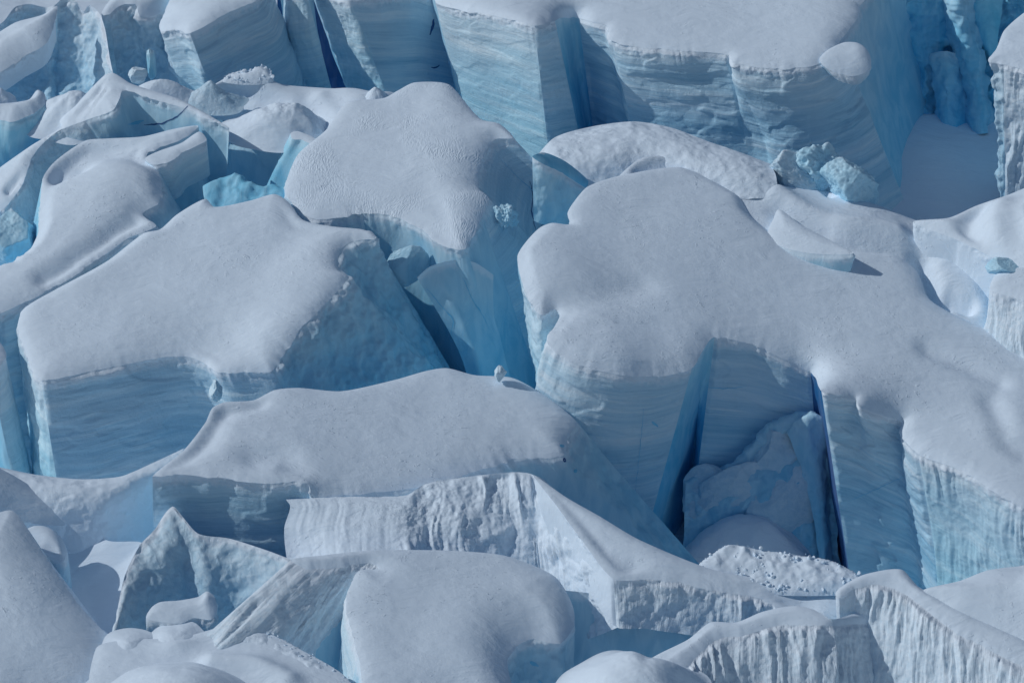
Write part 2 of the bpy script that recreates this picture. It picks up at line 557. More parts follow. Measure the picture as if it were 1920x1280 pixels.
def rubble_heap(name, label, outline, plane, count, smin, smax, mat, seed=0):
    V, F = rubble(name, outline, plane, count, smin, smax, mat, seed)
    q = np.array([p + (0.0,) for p in outline])
    Dp, _ = crom(outline, True, 3.0)
    D3 = plane.at(Dp[:, 0], Dp[:, 1], Dp[:, 2]) - np.array([0, 0, 0.3])
    s = fill_sheet(None, name, plane, D3, Dp, mat, style='rough', amp=0.55, roll=(0.5, 1.6), cell=2.5)
    n0 = len(s.data.vertices)
    vv = np.zeros(n0 * 3); s.data.vertices.foreach_get('co', vv)
    allV = np.concatenate([vv.reshape(-1, 3), V])
    fs = [list(p.vertices) for p in s.data.polygons] + (F + n0).tolist()
    bpy.data.objects.remove(s)
    o = link_mesh(name, allV, fs, allV[:, :2], mat)
    o.data.polygons.foreach_set('use_smooth', np.concatenate([np.ones(len(fs) - len(F), bool), np.zeros(len(F), bool)]))
    o['label'] = label; o['category'] = 'ice rubble'; o['kind'] = 'stuff'
    return o

# ---- mound: a drifted hummock that runs out smoothly into the slope it lies on
def mound(parent, name, px, py, rx, hgt, mat, ry=None, plane=None, skew=0.0, peak=1.6, rough=0.10, sink=0.6, ang=0.0, seed=0, y=None):
    pl = plane or Plane(px, py, 0.0)
    c = pl.at(np.array(float(px)), np.array(float(py)), np.array(0.0)) if y is None else at_y(np.array(float(px)), np.array(float(py)), y)
    t = np.linalg.norm(c - CAM) / FPX
    ax = rx * t; ay = ry if ry else ax
    nr, na = 70, 150
    r = np.linspace(0.0, 1, nr)[:, None] * 1.0
    a = np.linspace(0, 2 * math.pi, na, endpoint=False)[None]
    o = seed * 7.7 + SEED[0]
    rr = 1 + 0.22 * pn(np.cos(a) * 1.3 + o, np.sin(a) * 1.3, o)
    lx = r * np.cos(a) * ax * rr; ly = r * np.sin(a) * ay * rr
    z = hgt * (1 - r ** peak) ** 1.7 * np.ones_like(a)
    x = lx * math.cos(ang) - ly * math.sin(ang) + skew * z
    y = lx * math.sin(ang) + ly * math.cos(ang)
    z0 = (pl.n[0] * x + pl.n[1] * y) * -1.0
    P = np.stack([x, y, z + z0], -1)
    z = z + rough * hgt * fbm(P + o, max(ax * 0.5, 0.6), 4, 0.5) * (1 - r ** 2)
    P[..., 2] = z + z0 - sink * r ** 1.5 * 1.0
    P = P + c
    return link_mesh(name, P.reshape(-1, 3), grid_faces(nr, na, True), np.stack([P[..., 0], 1 + P[..., 2].max() - P[..., 2]], -1).reshape(-1, 2), mat, parent)

# ------------------------------------------------------------------ materials
def nodes(name):
    m = bpy.data.materials.new(name); m.use_nodes = True
    t = m.node_tree
    b = t.nodes['Principled BSDF']
    return m, t, b

def nd(t, kind, **kw):
    x = t.nodes.new(kind)
    for k, v in kw.items():
        if k.startswith('i_'): x.inputs[k[2:].replace('_', ' ')].default_value = v
        else: setattr(x, k, v)
    return x

def mapped(t, src, scale, loc=(0, 0, 0)):
    mp = nd(t, 'ShaderNodeMapping')
    mp.inputs['Scale'].default_value = scale
    mp.inputs['Location'].default_value = loc
    t.links.new(src, mp.inputs['Vector'])
    return mp.outputs[0]

def noise(t, vec, scale=1.0, detail=4.0, rough=0.55, dist=0.0):
    x = nd(t, 'ShaderNodeTexNoise')
    x.inputs['Scale'].default_value = scale; x.inputs['Detail'].default_value = detail
    x.inputs['Roughness'].default_value = rough; x.inputs['Distortion'].default_value = dist
    t.links.new(vec, x.inputs['Vector'])
    return x.outputs['Fac']

def math_(t, op, a, b=None):
    x = nd(t, 'ShaderNodeMath', operation=op)
    for k, v in enumerate((a, b)):
        if v is None: continue
        if isinstance(v, (int, float)): x.inputs[k].default_value = v
        else: t.links.new(v, x.inputs[k])
    return x.outputs[0]

def ramp(t, fac, stops):
    x = nd(t, 'ShaderNodeValToRGB')
    e = x.color_ramp.elements
    while len(e) < len(stops): e.new(0.5)
    for k, (p, c) in enumerate(stops):
        e[k].position = p
        e[k].color = (c, c, c, 1) if isinstance(c, (int, float)) else tuple(c) + (1,)
    t.links.new(fac, x.inputs[0])
    return x.outputs[0]

def mixc(t, fac, a, b, mode='MIX'):
    x = nd(t, 'ShaderNodeMix', data_type='RGBA', blend_type=mode)
    for s, v in ((0, fac), (6, a), (7, b)):
        if isinstance(v, (int, float)): x.inputs[s].default_value = v
        elif isinstance(v, tuple): x.inputs[s].default_value = v + (1,)
        else: t.links.new(v, x.inputs[s])
    return x.outputs[2]

def bump(t, h, strength, dist, prev=None):
    x = nd(t, 'ShaderNodeBump')
    x.inputs['Strength'].default_value = strength; x.inputs['Distance'].default_value = dist
    t.links.new(h, x.inputs['Height'])
    if prev is not None: t.links.new(prev, x.inputs['Normal'])
    return x.outputs[0]

def geo_pos(t):
    return nd(t, 'ShaderNodeNewGeometry').outputs['Position']

def uvmap(t):
    return nd(t, 'ShaderNodeUVMap').outputs['UV']

def snow_mat(name, col=(0.752, 0.868, 0.968), grain=1.0, ripple=0.0, wind=1.0):
    m, t, b = nodes(name)
    p = geo_pos(t)
    n1 = noise(t, p, 2.2, 6, 0.62)
    wrp = nd(t, 'ShaderNodeVectorMath', operation='ADD')
    t.links.new(p, wrp.inputs[0])
    wn = nd(t, 'ShaderNodeTexNoise'); wn.inputs['Scale'].default_value = 0.12; t.links.new(p, wn.inputs['Vector'])
    ws = nd(t, 'ShaderNodeVectorMath', operation='SCALE'); ws.inputs['Scale'].default_value = 5.0
    t.links.new(wn.outputs['Color'], ws.inputs[0]); t.links.new(ws.outputs[0], wrp.inputs[1])
    mp = nd(t, 'ShaderNodeMapping'); mp.inputs['Rotation'].default_value = (0, 0, 0.6); mp.inputs['Scale'].default_value = (0.10, 0.42, 0.2)
    t.links.new(wrp.outputs[0], mp.inputs['Vector'])
    n2 = noise(t, mp.outputs[0], 1.0, 5, 0.55)
    n3 = noise(t, p, 9.0, 2, 0.6)
    pat = noise(t, p, 0.09, 3, 0.5)
    c = mixc(t, ramp(t, pat, [(0.35, 0.0), (0.7, 1.0)]), tuple(x * 0.96 for x in col), col)
    t.links.new(c, b.inputs['Base Color'])
    nm = bump(t, n2, 0.58 * wind, 0.55)
    patch = ramp(t, noise(t, p, 0.2, 4), [(0.42, 0.12), (0.68, 1.0)])
    gr = math_(t, 'MULTIPLY', math_(t, 'ADD', math_(t, 'MULTIPLY', n3, 0.35), n1), patch)
    nm = bump(t, gr, 0.26 * grain, 0.18, nm)
    lum = math_(t, 'MULTIPLY', ramp(t, noise(t, mapped(t, wrp.outputs[0], (0.8, 1.5, 1.0)), 1.5, 3, 0.6), [(0.60, 0.0), (0.68, 1.0)]), ramp(t, noise(t, p, 0.13, 4), [(0.50, 0.0), (0.64, 1.0)]))
    nm = bump(t, lum, 0.45, 0.14, nm)
    rid = noise(t, mapped(t, mp.outputs[0], (3.0, 4.5, 3.0)), 1.0, 3, 0.55)
    nm = bump(t, math_(t, 'MULTIPLY', rid, patch), 0.30 * wind, 0.22, nm)
    if ripple:
        v = nd(t, 'ShaderNodeTexVoronoi', feature='SMOOTH_F1')
        v.inputs['Scale'].default_value = 1.0
        t.links.new(mapped(t, wrp.outputs[0], (5.4, 2.1, 2.1)), v.inputs['Vector'])
        cup = math_(t, 'MULTIPLY', v.outputs['Distance'], ramp(t, noise(t, p, 0.11, 3), [(0.44, 0.0), (0.62, 1.0)]))
        nm = bump(t, cup, ripple, 0.26, nm)
    t.links.new(nm, b.inputs['Normal'])
    b.inputs['Roughness'].default_value = 0.62
    b.inputs['Specular IOR Level'].default_value = 0.25
    return m

def ice_mat(name, top, low, vd=14.0, kind='strata', frost=0.9, bumpk=1.0, layer=0.22, v0=0.0):
    """Firn and ice: pale bubbly ice near the top of the wall, denser and bluer ice further down; layered walls also get base glow as colour."""
    m, t, b = nodes(name)
    uv = uvmap(t); p = geo_pos(t)
    sp = nd(t, 'ShaderNodeSeparateXYZ'); t.links.new(uv, sp.inputs[0])
    V = sp.outputs[1]
    wig = math_(t, 'MULTIPLY', math_(t, 'SUBTRACT', noise(t, p, 0.13, 4, 0.55), 0.5), 0.9)
    f = math_(t, 'ADD', math_(t, 'DIVIDE', math_(t, 'SUBTRACT', V, v0), vd), wig)
    c = mixc(t, ramp(t, f, [(0.0, 0.0), (1.0, 1.0)]), top, low)
    if kind == 'strata':
        wrp = nd(t, 'ShaderNodeVectorMath', operation='ADD'); t.links.new(p, wrp.inputs[0])
        wn = nd(t, 'ShaderNodeTexNoise'); wn.inputs['Scale'].default_value = 0.11; wn.inputs['Detail'].default_value = 3; t.links.new(p, wn.inputs['Vector'])
        ws = nd(t, 'ShaderNodeVectorMath', operation='SCALE'); ws.inputs['Scale'].default_value = 1.5
        t.links.new(wn.outputs['Color'], ws.inputs[0]); t.links.new(ws.outputs[0], wrp.inputs[1])
        oi = nd(t, 'ShaderNodeObjectInfo')
        off = nd(t, 'ShaderNodeCombineXYZ')
        t.links.new(math_(t, 'MULTIPLY', oi.outputs['Random'], 40.0), off.inputs[2])
        sw = nd(t, 'ShaderNodeSeparateXYZ'); t.links.new(ws.outputs[0], sw.inputs[0])
        U_ = math_(t, 'ADD', sp.outputs[0], sw.outputs[0])
        tilt = math_(t, 'MULTIPLY', math_(t, 'SUBTRACT', oi.outputs['Random'], 0.5), 0.22)
        V_ = math_(t, 'ADD', math_(t, 'ADD', V, math_(t, 'MULTIPLY', sw.outputs[1], 0.6)), math_(t, 'MULTIPLY', tilt, sp.outputs[0]))
        t.links.new(U_, off.inputs[0]); t.links.new(V_, off.inputs[1])
        q = off.outputs[0]
        lay = noise(t, mapped(t, q, (0.03, 0.45, 1.0)), 1.0, 8, 0.64, 0.1)
        lay2 = noise(t, mapped(t, q, (0.07, 2.3, 1.0)), 1.0, 6, 0.66, 0.15)
        lay3 = noise(t, mapped(t, q, (0.16, 8.0, 1.0)), 1.0, 3, 0.6, 0.0)
        msk = ramp(t, noise(t, p, 0.15, 5, 0.62), [(0.36, 0.05), (0.64, 1.0)])
        scr = noise(t, mapped(t, q, (1.6, 0.22, 1.0)), 1.0, 4, 0.6, 0.4)
        fine = math_(t, 'MULTIPLY', math_(t, 'ADD', math_(t, 'MULTIPLY', lay2, 0.65), math_(t, 'MULTIPLY', lay3, 0.35)), 1.0)
        mixl = math_(t, 'ADD', math_(t, 'MULTIPLY', lay, 0.5), math_(t, 'MULTIPLY', math_(t, 'ADD', math_(t, 'MULTIPLY', math_(t, 'SUBTRACT', fine, 0.5), msk), 0.5), 0.5))
        c = mixc(t, layer, c, ramp(t, mixl, [(0.38, (0.17, 0.40, 0.59)), (0.5, (0.48, 0.68, 0.82)), (0.60, (0.84, 0.91, 0.96))]))
        hgt = math_(t, 'ADD', math_(t, 'ADD', math_(t, 'MULTIPLY', lay, 0.4), math_(t, 'MULTIPLY', math_(t, 'MULTIPLY', fine, msk), 0.9)), math_(t, 'ADD', math_(t, 'MULTIPLY', noise(t, p, 1.3, 7, 0.68), 0.45), math_(t, 'MULTIPLY', scr, 0.18)))
    elif kind == 'flute':
        fl = noise(t, mapped(t, uv, (1.5, 0.14, 1.0)), 1.0, 5, 0.6, 0.5)
        fl2 = noise(t, p, 1.9, 6, 0.65, 0.3)
        c = mixc(t, layer, c, ramp(t, fl2, [(0.35, (0.38, 0.60, 0.74)), (0.65, (0.88, 0.93, 0.96))]))
        hgt = math_(t, 'ADD', fl, math_(t, 'MULTIPLY', fl2, 0.55))
    elif kind == 'rough':
        r1 = noise(t, p, 1.1, 8, 0.70, 0.4)
        c = mixc(t, layer, c, ramp(t, r1, [(0.36, (0.22, 0.47, 0.66)), (0.64, (0.85, 0.91, 0.95))]))
        hgt = r1
    else:
        r1 = noise(t, mapped(t, p, (0.5, 0.3, 0.16)), 1.0, 5, 0.55, 1.0)
        c = mixc(t, layer, c, ramp(t, r1, [(0.38, (0.10, 0.40, 0.62)), (0.62, (0.62, 0.80, 0.90))]))
        hgt = math_(t, 'ADD', r1, math_(t, 'MULTIPLY', noise(t, p, 1.4, 4, 0.6), 0.25))
    # rime and blown snow clinging below the rim
    fr = math_(t, 'SUBTRACT', math_(t, 'MULTIPLY', noise(t, p, 0.9, 5, 0.65), 2.6), V)
    c = mixc(t, math_(t, 'MULTIPLY', ramp(t, fr, [(0.0, 0.0), (0.8, 1.0)]), frost), c, (0.75, 0.84, 0.92))
    t.links.new(c, b.inputs['Base Color'])
    nm = bump(t, hgt, 0.55 * bumpk, 0.45)
    nm = bump(t, noise(t, p, 6.0, 3, 0.65), 0.25 * bumpk, 0.08, nm)
    t.links.new(nm, b.inputs['Normal'])
    b.inputs['Roughness'].default_value = 0.55
    b.inputs['Specular IOR Level'].default_value = 0.25
    return m

SNOW = snow_mat('snow')
SNOW_CUPPED = snow_mat('cupped_snow', ripple=0.42)
SNOW_GRAINY = snow_mat('grainy_snow', grain=2.2, wind=1.3)
ICE_STRATA = ice_mat('layered_ice', (0.64, 0.81, 0.885), (0.29, 0.68, 0.87), 14, 'strata', layer=0.62)  # low colour also paints in the cyan glow at cliff bases
ICE_PALE_LIT = ice_mat('pale_lit_layered_ice', (0.75, 0.88, 0.93), (0.42, 0.82, 0.94), 14, 'strata', layer=0.45)  # paler copy, mostly for sunlit walls; sun and base glow put into colour
ICE_FLUTE = ice_mat('fluted_firn', (0.75, 0.85, 0.93), (0.64, 0.79, 0.90), 14, 'flute', layer=0.28)
ICE_ROUGH = ice_mat('rough_firn', (0.66, 0.80, 0.88), (0.42, 0.69, 0.85), 11, 'rough', layer=0.26)
ICE_CLEAN = ice_mat('clean_ice', (0.55, 0.765, 0.865), (0.23, 0.62, 0.83), 15, 'clean', layer=0.24, frost=0.7, bumpk=0.55)
ICE_BLUE = ice_mat('blue_ice', (0.42, 0.76, 0.89), (0.12, 0.56, 0.83), 11, 'clean', layer=0.25, frost=0.3, bumpk=0.55)
ICE_DARKENED = ice_mat('darkened_blue_ice', (0.02, 0.15, 0.38), (0.006, 0.06, 0.24), 7, 'clean', layer=0.12, frost=0.0, bumpk=0.5)  # darkness inside crevasses and cracks put into the ice colour
ICE_CYAN = ice_mat('brightened_turquoise_ice', (0.55, 0.88, 0.95), (0.20, 0.70, 0.90), 10, 'clean', layer=0.18, frost=0.2, bumpk=0.6)  # albedo raised to paint a bright glow into the shaded cleft

# ------------------------------------------------------------------ the glacier under everything
def glacier():
    xs = np.concatenate([-np.geomspace(3000, 130, 14), np.arange(-120, 121, 4.0), np.geomspace(130, 3000, 14)])
    ys = np.concatenate([-np.geomspace(3000, 140, 14), np.arange(-130, 171, 4.0), np.geomspace(180, 3000, 14)])
    X, Y = np.meshgrid(xs, ys)
    Yc = np.clip(Y, -330, 260)
    Z = Yc * SLOPE - 32 + np.clip(Y - 260, 0, None) * 0.10
    P = np.stack([X, Y, Z], -1)
    Z = Z + 2.2 * fbm(P, 30, 4)
    G = np.stack([X, Y, Z], -1)
    o = link_mesh('glacier', G.reshape(-1, 3), grid_faces(*G.shape[:2]), G.reshape(-1, 3)[:, :2], SNOW)
    o['kind'] = 'structure'
glacier()

GS = 'flat-topped ice blocks of the icefall'
GR = 'snow ridges of the icefall'
GC = 'broken ice pieces between the seracs'
GM = 'drifted snow mounds and hummocks'

# ================================================================== back row
t = thing('serac', 'broad serac across the top with a long layered wall and a sunlit left end', 'serac', 1300, 150, GS)
serac(t, Plane(1300, 100, 0, 0.40), [
    (790,-170), (1740,-210), (1640,-25), (1618,8), (1602,40), (1576,76), (1560,105), (1520,125), (1440,128), (1374,117), (1366,103),
    (1290,96), (1200,88), (1146,76), (1138,50), (1112,41), (1085,34,2), (1062,34,2), (1040,37,-2.5), (1002,47,-6), (920,28,-3), (840,14,0.5), (815,2,1.5)],
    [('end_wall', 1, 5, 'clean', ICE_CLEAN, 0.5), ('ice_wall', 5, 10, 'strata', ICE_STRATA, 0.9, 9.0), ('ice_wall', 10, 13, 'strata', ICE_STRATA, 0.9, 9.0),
     ('ice_wall', 13, 16, 'strata', ICE_STRATA, 0.7), ('blue_alcove', 16, 18, 'clean', ICE_BLUE, 0.3), ('ice_wall', 18, 19, 'strata', ICE_STRATA, 0.7), ('sunlit_wall', 19, 22, 'strata', ICE_PALE_LIT, 0.4)],
    lean={1:(1775,400), 3:(1735,400), 5:(1705,400), 7:(1520,320), 9:(1420,260), 10:(1395,250), 13:(1190,260), 16:(1110,225,5), 17:(1098,225,5), 18:(1082,235), 19:(1027,270), 22:(866,210)}, H=44)
t = thing('snow_boulder', 'round snow boulder perched on the corner of the broad top serac', 'snow boulder', 1602, 118, GM)
serac(t, Plane(1602, 112, 0.3, 0.9, -0.1), [(1536,112), (1552,94), (1582,80), (1606,80), (1622,89), (1631,104), (1633,122), (1622,136), (1600,143), (1576,139), (1548,127)], [('ragged_underside', 5, 10, 'rough', ICE_ROUGH, 0.35)], lean={5:(1630,170), 7:(1618,175), 10:(1580,165)}, H=1.3, roll=(0.7, 0.9), lee=0.8, jit=1.2, cap='snow_dome')

t = thing('serac', 'narrow serac between the dark blue cleft and the broad top serac', 'serac', 720, 80, GS)
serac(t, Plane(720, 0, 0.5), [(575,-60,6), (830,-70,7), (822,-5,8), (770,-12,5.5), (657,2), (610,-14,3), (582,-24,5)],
    [('shaded_wall', 2, 4, 'clean', ICE_STRATA, 0.8), ('sunlit_wall', 4, 6, 'flute', ICE_PALE_LIT, 0.7)],
    lean={2:(866,205), 4:(726,180), 6:(652,170), 0:(640,160)}, H=24)

crack(t, 'crack', [(814,36), (811,52), (806,66)], 4.5, ICE_DARKENED)
crack(t, 'crack', [(808,126), (818,127), (824,122)], 2.5, ICE_DARKENED)
t = thing('serac', 'leaning serac at the top with a snow roof and slanting layers on its side', 'serac', 420, 60, GS)
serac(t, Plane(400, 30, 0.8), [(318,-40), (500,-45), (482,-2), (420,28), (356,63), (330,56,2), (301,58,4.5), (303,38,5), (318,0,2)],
    [('shaded_wall', 1, 4, 'strata', ICE_STRATA, 0.8), ('sunlit_wall', 4, 6, 'strata', ICE_PALE_LIT, 0.8), ('edge_wall', 6, 8, 'rough', ICE_ROUGH, 0.6)],
    lean={1:(560,130), 2:(540,120), 4:(396,170), 6:(346,182), 8:(320,150)}, H=22, roll=(0.4, 0.8))

t = thing('ice_slab', 'sunlit ice slab propped against the left side of the dark blue cleft', 'ice slab', 565, 110, GC)
serac(t, Plane(560, 0, 0.2), [(520,-50), (575,-55), (574,-20), (545,-8,2.5), (530,-20,4)],
    [('ice_face', 2, 4, 'flute', ICE_PALE_LIT, 0.6)], lean={1:(625,170), 2:(622,170), 3:(560,172), 4:(535,168)}, H=20, cap='snow_top')

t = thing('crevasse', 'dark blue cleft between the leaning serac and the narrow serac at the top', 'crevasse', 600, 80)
loft(t, 'ice_face', Plane(600, 0, -1.0), [('p', [(520,-60,7), (700,-60,7)]), ('y', [(520,220,0), (700,220,0)])], 'clean', ICE_DARKENED, 0.5)  # dark sheet behind the gap; the cleft's shade is in its colour
t = thing('serac', 'hollowed serac at the upper left with a pale left edge and broken underside', 'serac', 250, 70, GS)
serac(t, Plane(250, 20, -0.5), [(190,28), (200,8), (240,-30), (325,-40), (330,5,3), (306,22,3), (290,30,2.5), (262,30,1.5), (254,8), (225,12), (204,26)],
    [('ice_wall', 4, 10, 'rough', ICE_ROUGH, 1.0), ('edge_wall', 10, 0, 'rough', ICE_PALE_LIT, 0.5)],
    lean={0:(212,150), 5:(350,190), 10:(222,160), 7:(275,160,3)}, H=20, capmat=SNOW)
o = lump(None, 'ice_pillar', 284, 120, 8, 30, ICE_BLUE, Plane(284, 150, 0.5), rough=0.15, boxy=0.5, tilt=0.05, seed=5)
tag(o, 'thin upright blue ice pillar standing under the hollowed serac', 'ice pillar', GC)
o = chunk(None, 'ice_chunk', 259, 142, 17, 16, ICE_PALE_LIT, Plane(259, 150, 0.6), seed=6)
tag(o, 'small pale ice chunk just left of the thin blue pillar', 'ice chunk', GC)
o = mound(None, 'snow_mound', 300, 176, 75, 2.2, SNOW_GRAINY, plane=Plane(300, 176, 0.0), seed=7, ry=2.4)
tag(o, 'snow mound at the foot of the thin blue ice pillar', 'snow mound', GM)

t = thing('ice_fin', 'fluted wall of blue ice fins in the top left corner, draped with snow', 'ice fins', 110, 100)
pl = Plane(100, 40, 0)
loft(t, 'ice_wall', pl, [('p', [(-30,60,2), (5,42,1), (28,14,0), (55,8), (85,14,1), (104,9,0), (116,-1), (143,3), (157,22,2), (167,10,0), (186,25,0), (197,55), (206,110), (216,155)]),
    ('y', [(-30,130,-1), (60,130,-1), (120,130,-2.5), (200,140,-1), (225,175,-1)]), ('y', [(-30,215,-4), (100,215,-5), (230,225,-3)])], 'rough', ICE_ROUGH, 0.7)
serac(t, Plane(50, 70, 1.5, 0.5, 0.1), [(-40,75), (-5,62), (30,42), (80,28), (107,12), (104,38), (86,82), (42,108), (0,136), (-40,150)],
    [('drape_edge', 5, 9, 'snow', SNOW, 0.5)], H=3.0, cap='snow_drape', jit=1.0, roll=(1.2, 2.0))
t = thing('snow_field', 'distant snow slope seen through the gap in the top left corner', 'snow slope', 160, 0)
loft(t, 'snow_surface', Plane(150, 0, -2), [('p', [(-60,-80,40), (150,-80,40), (330,-80,40)]), ('p', [(-60,60,8), (150,60,8), (330,60,8)])], 'snow', SNOW, 3.0, res=0.5)

# gorge at the upper right
t = thing('ice_wall', 'bright blue broken ice wall at the head of the shaded gorge', 'ice wall', 1810, 120)
yg = float(Plane(1810, 215, -23).at(np.array(1810.0), np.array(215.0), np.array(0.0))[1])
loft(t, 'ice_face', None, [('w', [(1680,-90,4), (1760,-90,3), (1815,-90,5), (1860,-90,4), (1990,-90,2)]), ('w', [(1680,60,3), (1760,60,2), (1815,60,5), (1860,70,3.5), (1990,70,1)]), ('w', [(1690,150,1.5), (1760,150,2.5), (1815,150,3), (1870,150,1.5), (1990,150,0)]), ('w', [(1690,260,-1), (1760,260,0), (1830,260,0), (1990,260,-2)])], 'rough', ICE_BLUE, 1.3, y0=yg, fade0=False)
loft(t, 'pale_rib', None, [('w', [(1762,-90,3), (1775,-90,-1), (1800,-90,-1.5), (1812,-90,2)]), ('w', [(1770,20,3), (1785,20,-1.5), (1812,20,-2), (1826,20,2)]), ('w', [(1790,120,2), (1806,120,-2), (1832,120,-2.5), (1848,120,1)]), ('w', [(1812,250,0), (1830,250,-3.5), (1852,250,-4), (1868,250,0)])], 'rough', ICE_CLEAN, 0.9, y0=yg, fade0=False)
loft(t, 'turquoise_cleft', None, [('w', [(1806,-90,2.5), (1840,-90,2), (1885,-90,2.5)]), ('w', [(1818,20,2.2), (1845,20,1.4), (1880,20,2)]), ('w', [(1832,70,2), (1850,70,1), (1870,70,1.6)]), ('w', [(1850,115,2.6), (1858,115,1.6), (1868,115,2.4)])], 'rough', ICE_CYAN, 0.4, y0=yg, fade0=False)
loft(t, 'blue_block', None, [('w', [(1748,100,2), (1775,96,-0.5), (1800,104,0.5), (1812,110,2)]), ('w', [(1752,160,1), (1772,160,-1.5), (1805,160,-0.5), (1822,160,1)]), ('w', [(1760,240,0), (1775,240,-2.5), (1820,240,-1), (1840,240,0)])], 'rough', ICE_BLUE, 0.9, y0=yg, fade0=False)
t = thing('snow_floor', 'shaded snow floor of the gorge at the upper right', 'snow slope', 1820, 300)
serac(t, Plane(1820, 320, -26, 0.45, 0.0), [(1560,470), (1640,330), (1715,218), (1810,216), (1885,205), (1975,260), (1975,440), (1800,450)], [], H=10, jit=0, cap='snow_surface', bumps=[(1700,330,3,10)])
t = thing('serac', 'sunlit fluted serac cut by the right edge at the top, with a snow roof', 'serac', 1890, 180, GS)
serac(t, Plane(1900, 100, 0.8), [(1852,113), (1868,92), (1884,56), (1935,15), (1995,0), (1995,150), (1925,132), (1882,120)],
    [('ice_wall', 5, 7, 'flute', ICE_FLUTE, 0.9), ('ice_wall', 7, 1, 'rough', ICE_ROUGH, 0.8)], lean={7:(1884,330), 0:(1872,330), 5:(2000,350)}, H=20, capmat=SNOW_GRAINY)

# ================================================================== second row
t = thing('snow_terrace', 'hummocky snow terrace below the leaning serac and behind the rippled slab', 'snow terrace', 540, 210)
serac(t, Plane(540, 200, -1.0, 0.36), [(330,205), (385,168), (440,146), (495,150), (540,160), (620,166), (690,172), (740,176), (720,230), (650,285), (600,285), (572,262,4), (545,268,5), (500,254,7), (455,242,8), (420,226,9), (380,225,9)], [], H=14, jit=0, cap='snow_surface',
    bumps=[(470,160,1.5,4), (420,200,1.2,4), (610,210,-1.5,4), (650,190,1.2,4)], lines=[([(400,200),(460,190),(540,200)], 0.9, 2.0), ([(600,190),(625,225),(620,245)], 0.8, 1.4)], roll=(1.2, 2.5))
o = mound(None, 'snow_hummock', 520, 240, 105, 3.2, SNOW, plane=Plane(520, 240, -0.9, 0.36), ry=4.5, skew=0.3, rough=0.16, seed=11, peak=2.2)
tag(o, 'dark shaded snow hummock on the terrace behind the rippled slab', 'snow hummock', GM)
o = mound(None, 'ice_pinnacle', 396, 186, 66, 2.8, ICE_ROUGH, plane=Plane(396, 186, -0.5), ry=2.6, peak=1.1, rough=0.16, seed=12)
tag(o, 'rough grey pinnacle of ice at the left end of the snow terrace', 'ice pinnacle', GC)
o = mound(None, 'snow_bump', 704, 182, 30, 1.3, SNOW, plane=Plane(704, 182, 0.3), seed=13)
tag(o, 'small snow bump where the terrace meets the rippled slab', 'snow bump', GM)
rubble_heap('ice_rubble', 'small heap of fallen snow fragments under the leaning serac wall', [(418,150), (432,136), (456,136), (476,128), (494,124), (508,132), (512,150), (470,156)], Plane(460, 140, 0.4, 0.5), 120, 0.06, 0.4, SNOW_GRAINY, 1)

t = thing('peaked_serac', 'pyramid-shaped serac at the upper left with a snowy left face and shaded right face', 'serac', 250, 230)
serac(t, Plane(150, 240, 1.0, 0.62, 0.42), [(-50,352), (0,314), (60,272), (115,238), (112,226), (150,188), (195,142), (212,137), (246,157,2), (340,188,5), (430,240,8),
    (345,203,5), (275,184,2.5), (230,169,1), (222,190), (212,206), (160,226), (106,248), (62,292), (42,345), (0,398), (-50,420)],
    [('shaded_wall', 10, 16, 'clean', ICE_CLEAN, 0.8), ('ice_edge', 16, 20, 'rough', ICE_ROUGH, 0.3)], lean={10:(425,330), 13:(280,330), 16:(215,320), 20:(10,440)}, H=16, cap='snow_face', roll=(0.5, 0.8), jit=1.4,
    lines=[([(18,362),(50,325),(68,298),(96,272)], -1.6, 0.55), ([(146,226),(170,195),(190,165)], -0.45, 0.35), ([(160,222),(182,194),(200,168)], -0.4, 0.3), ([(132,236),(150,212),(166,192)], -0.35, 0.3)])
crack(t, 'crack', [(270,235), (300,232), (330,220), (352,198)], 3.0, ICE_DARKENED)
crack(t, 'crack', [(240,234), (258,230), (270,226)], 5.0, ICE_BLUE)
t = thing('ice_block', 'dark shaded ice block to the right of the curving crack and the pyramid serac', 'ice block', 460, 290, GS)
serac(t, Plane(460, 255, 0.0), [(426,246,6), (436,238,6), (480,250,5.5), (535,270,4), (580,300,3), (535,276,3.5), (498,266,5), (460,254,5.5), (440,246,6)], [('ice_wall', 4, 0, 'clean', ICE_CLEAN, 0.5)], lean={0:(402,330), 4:(580,350), 5:(560,350), 8:(415,330)}, H=14, roll=(0.3, 0.6))
t = thing('ice_slab', 'tilted blue ice slab leaning beside the left edge of the rippled slab', 'ice slab', 545, 300, GC)
serac(t, Plane(565, 255, 1.0), [(545,250), (558,246), (594,262), (590,272), (566,263), (548,260)], [('ice_face', 2, 0, 'clean', ICE_BLUE, 0.3)], lean={0:(498,350), 2:(535,372), 3:(535,372), 5:(505,352)}, H=12, roll=(0.1, 0.3), cap='snow_top', jit=1)
t = thing('ice_ledge', 'broken blue ice ledge in the hollow right of the long snow slope', 'ice ledge', 460, 360, GC)
serac(t, Plane(460, 355, -0.8, 0.75, 0.05), [(380,350), (402,338), (428,330), (446,324), (468,340), (490,352), (512,346), (540,356), (548,390), (470,400), (395,395)], [], H=6, cap='ice_top', capmat=ICE_CLEAN, style='rough', amp=1.0, roll=(0.3, 0.8), jit=2.5, jitter_all=True)
t = thing('snow_hummock', 'snow-topped hummock with a blue undercut face at the left edge', 'snow hummock', 50, 230, GM)
serac(t, Plane(40, 200, 0.5), [(-50,222), (-50,192), (0,195), (54,187), (70,169), (84,177), (84,196), (62,214), (20,226)], [('ice_face', 6, 0, 'clean', ICE_BLUE, 0.7)], lean={6:(108,270), 5:(112,270), 0:(-60,290)}, H=13, roll=(1.2, 1.5))
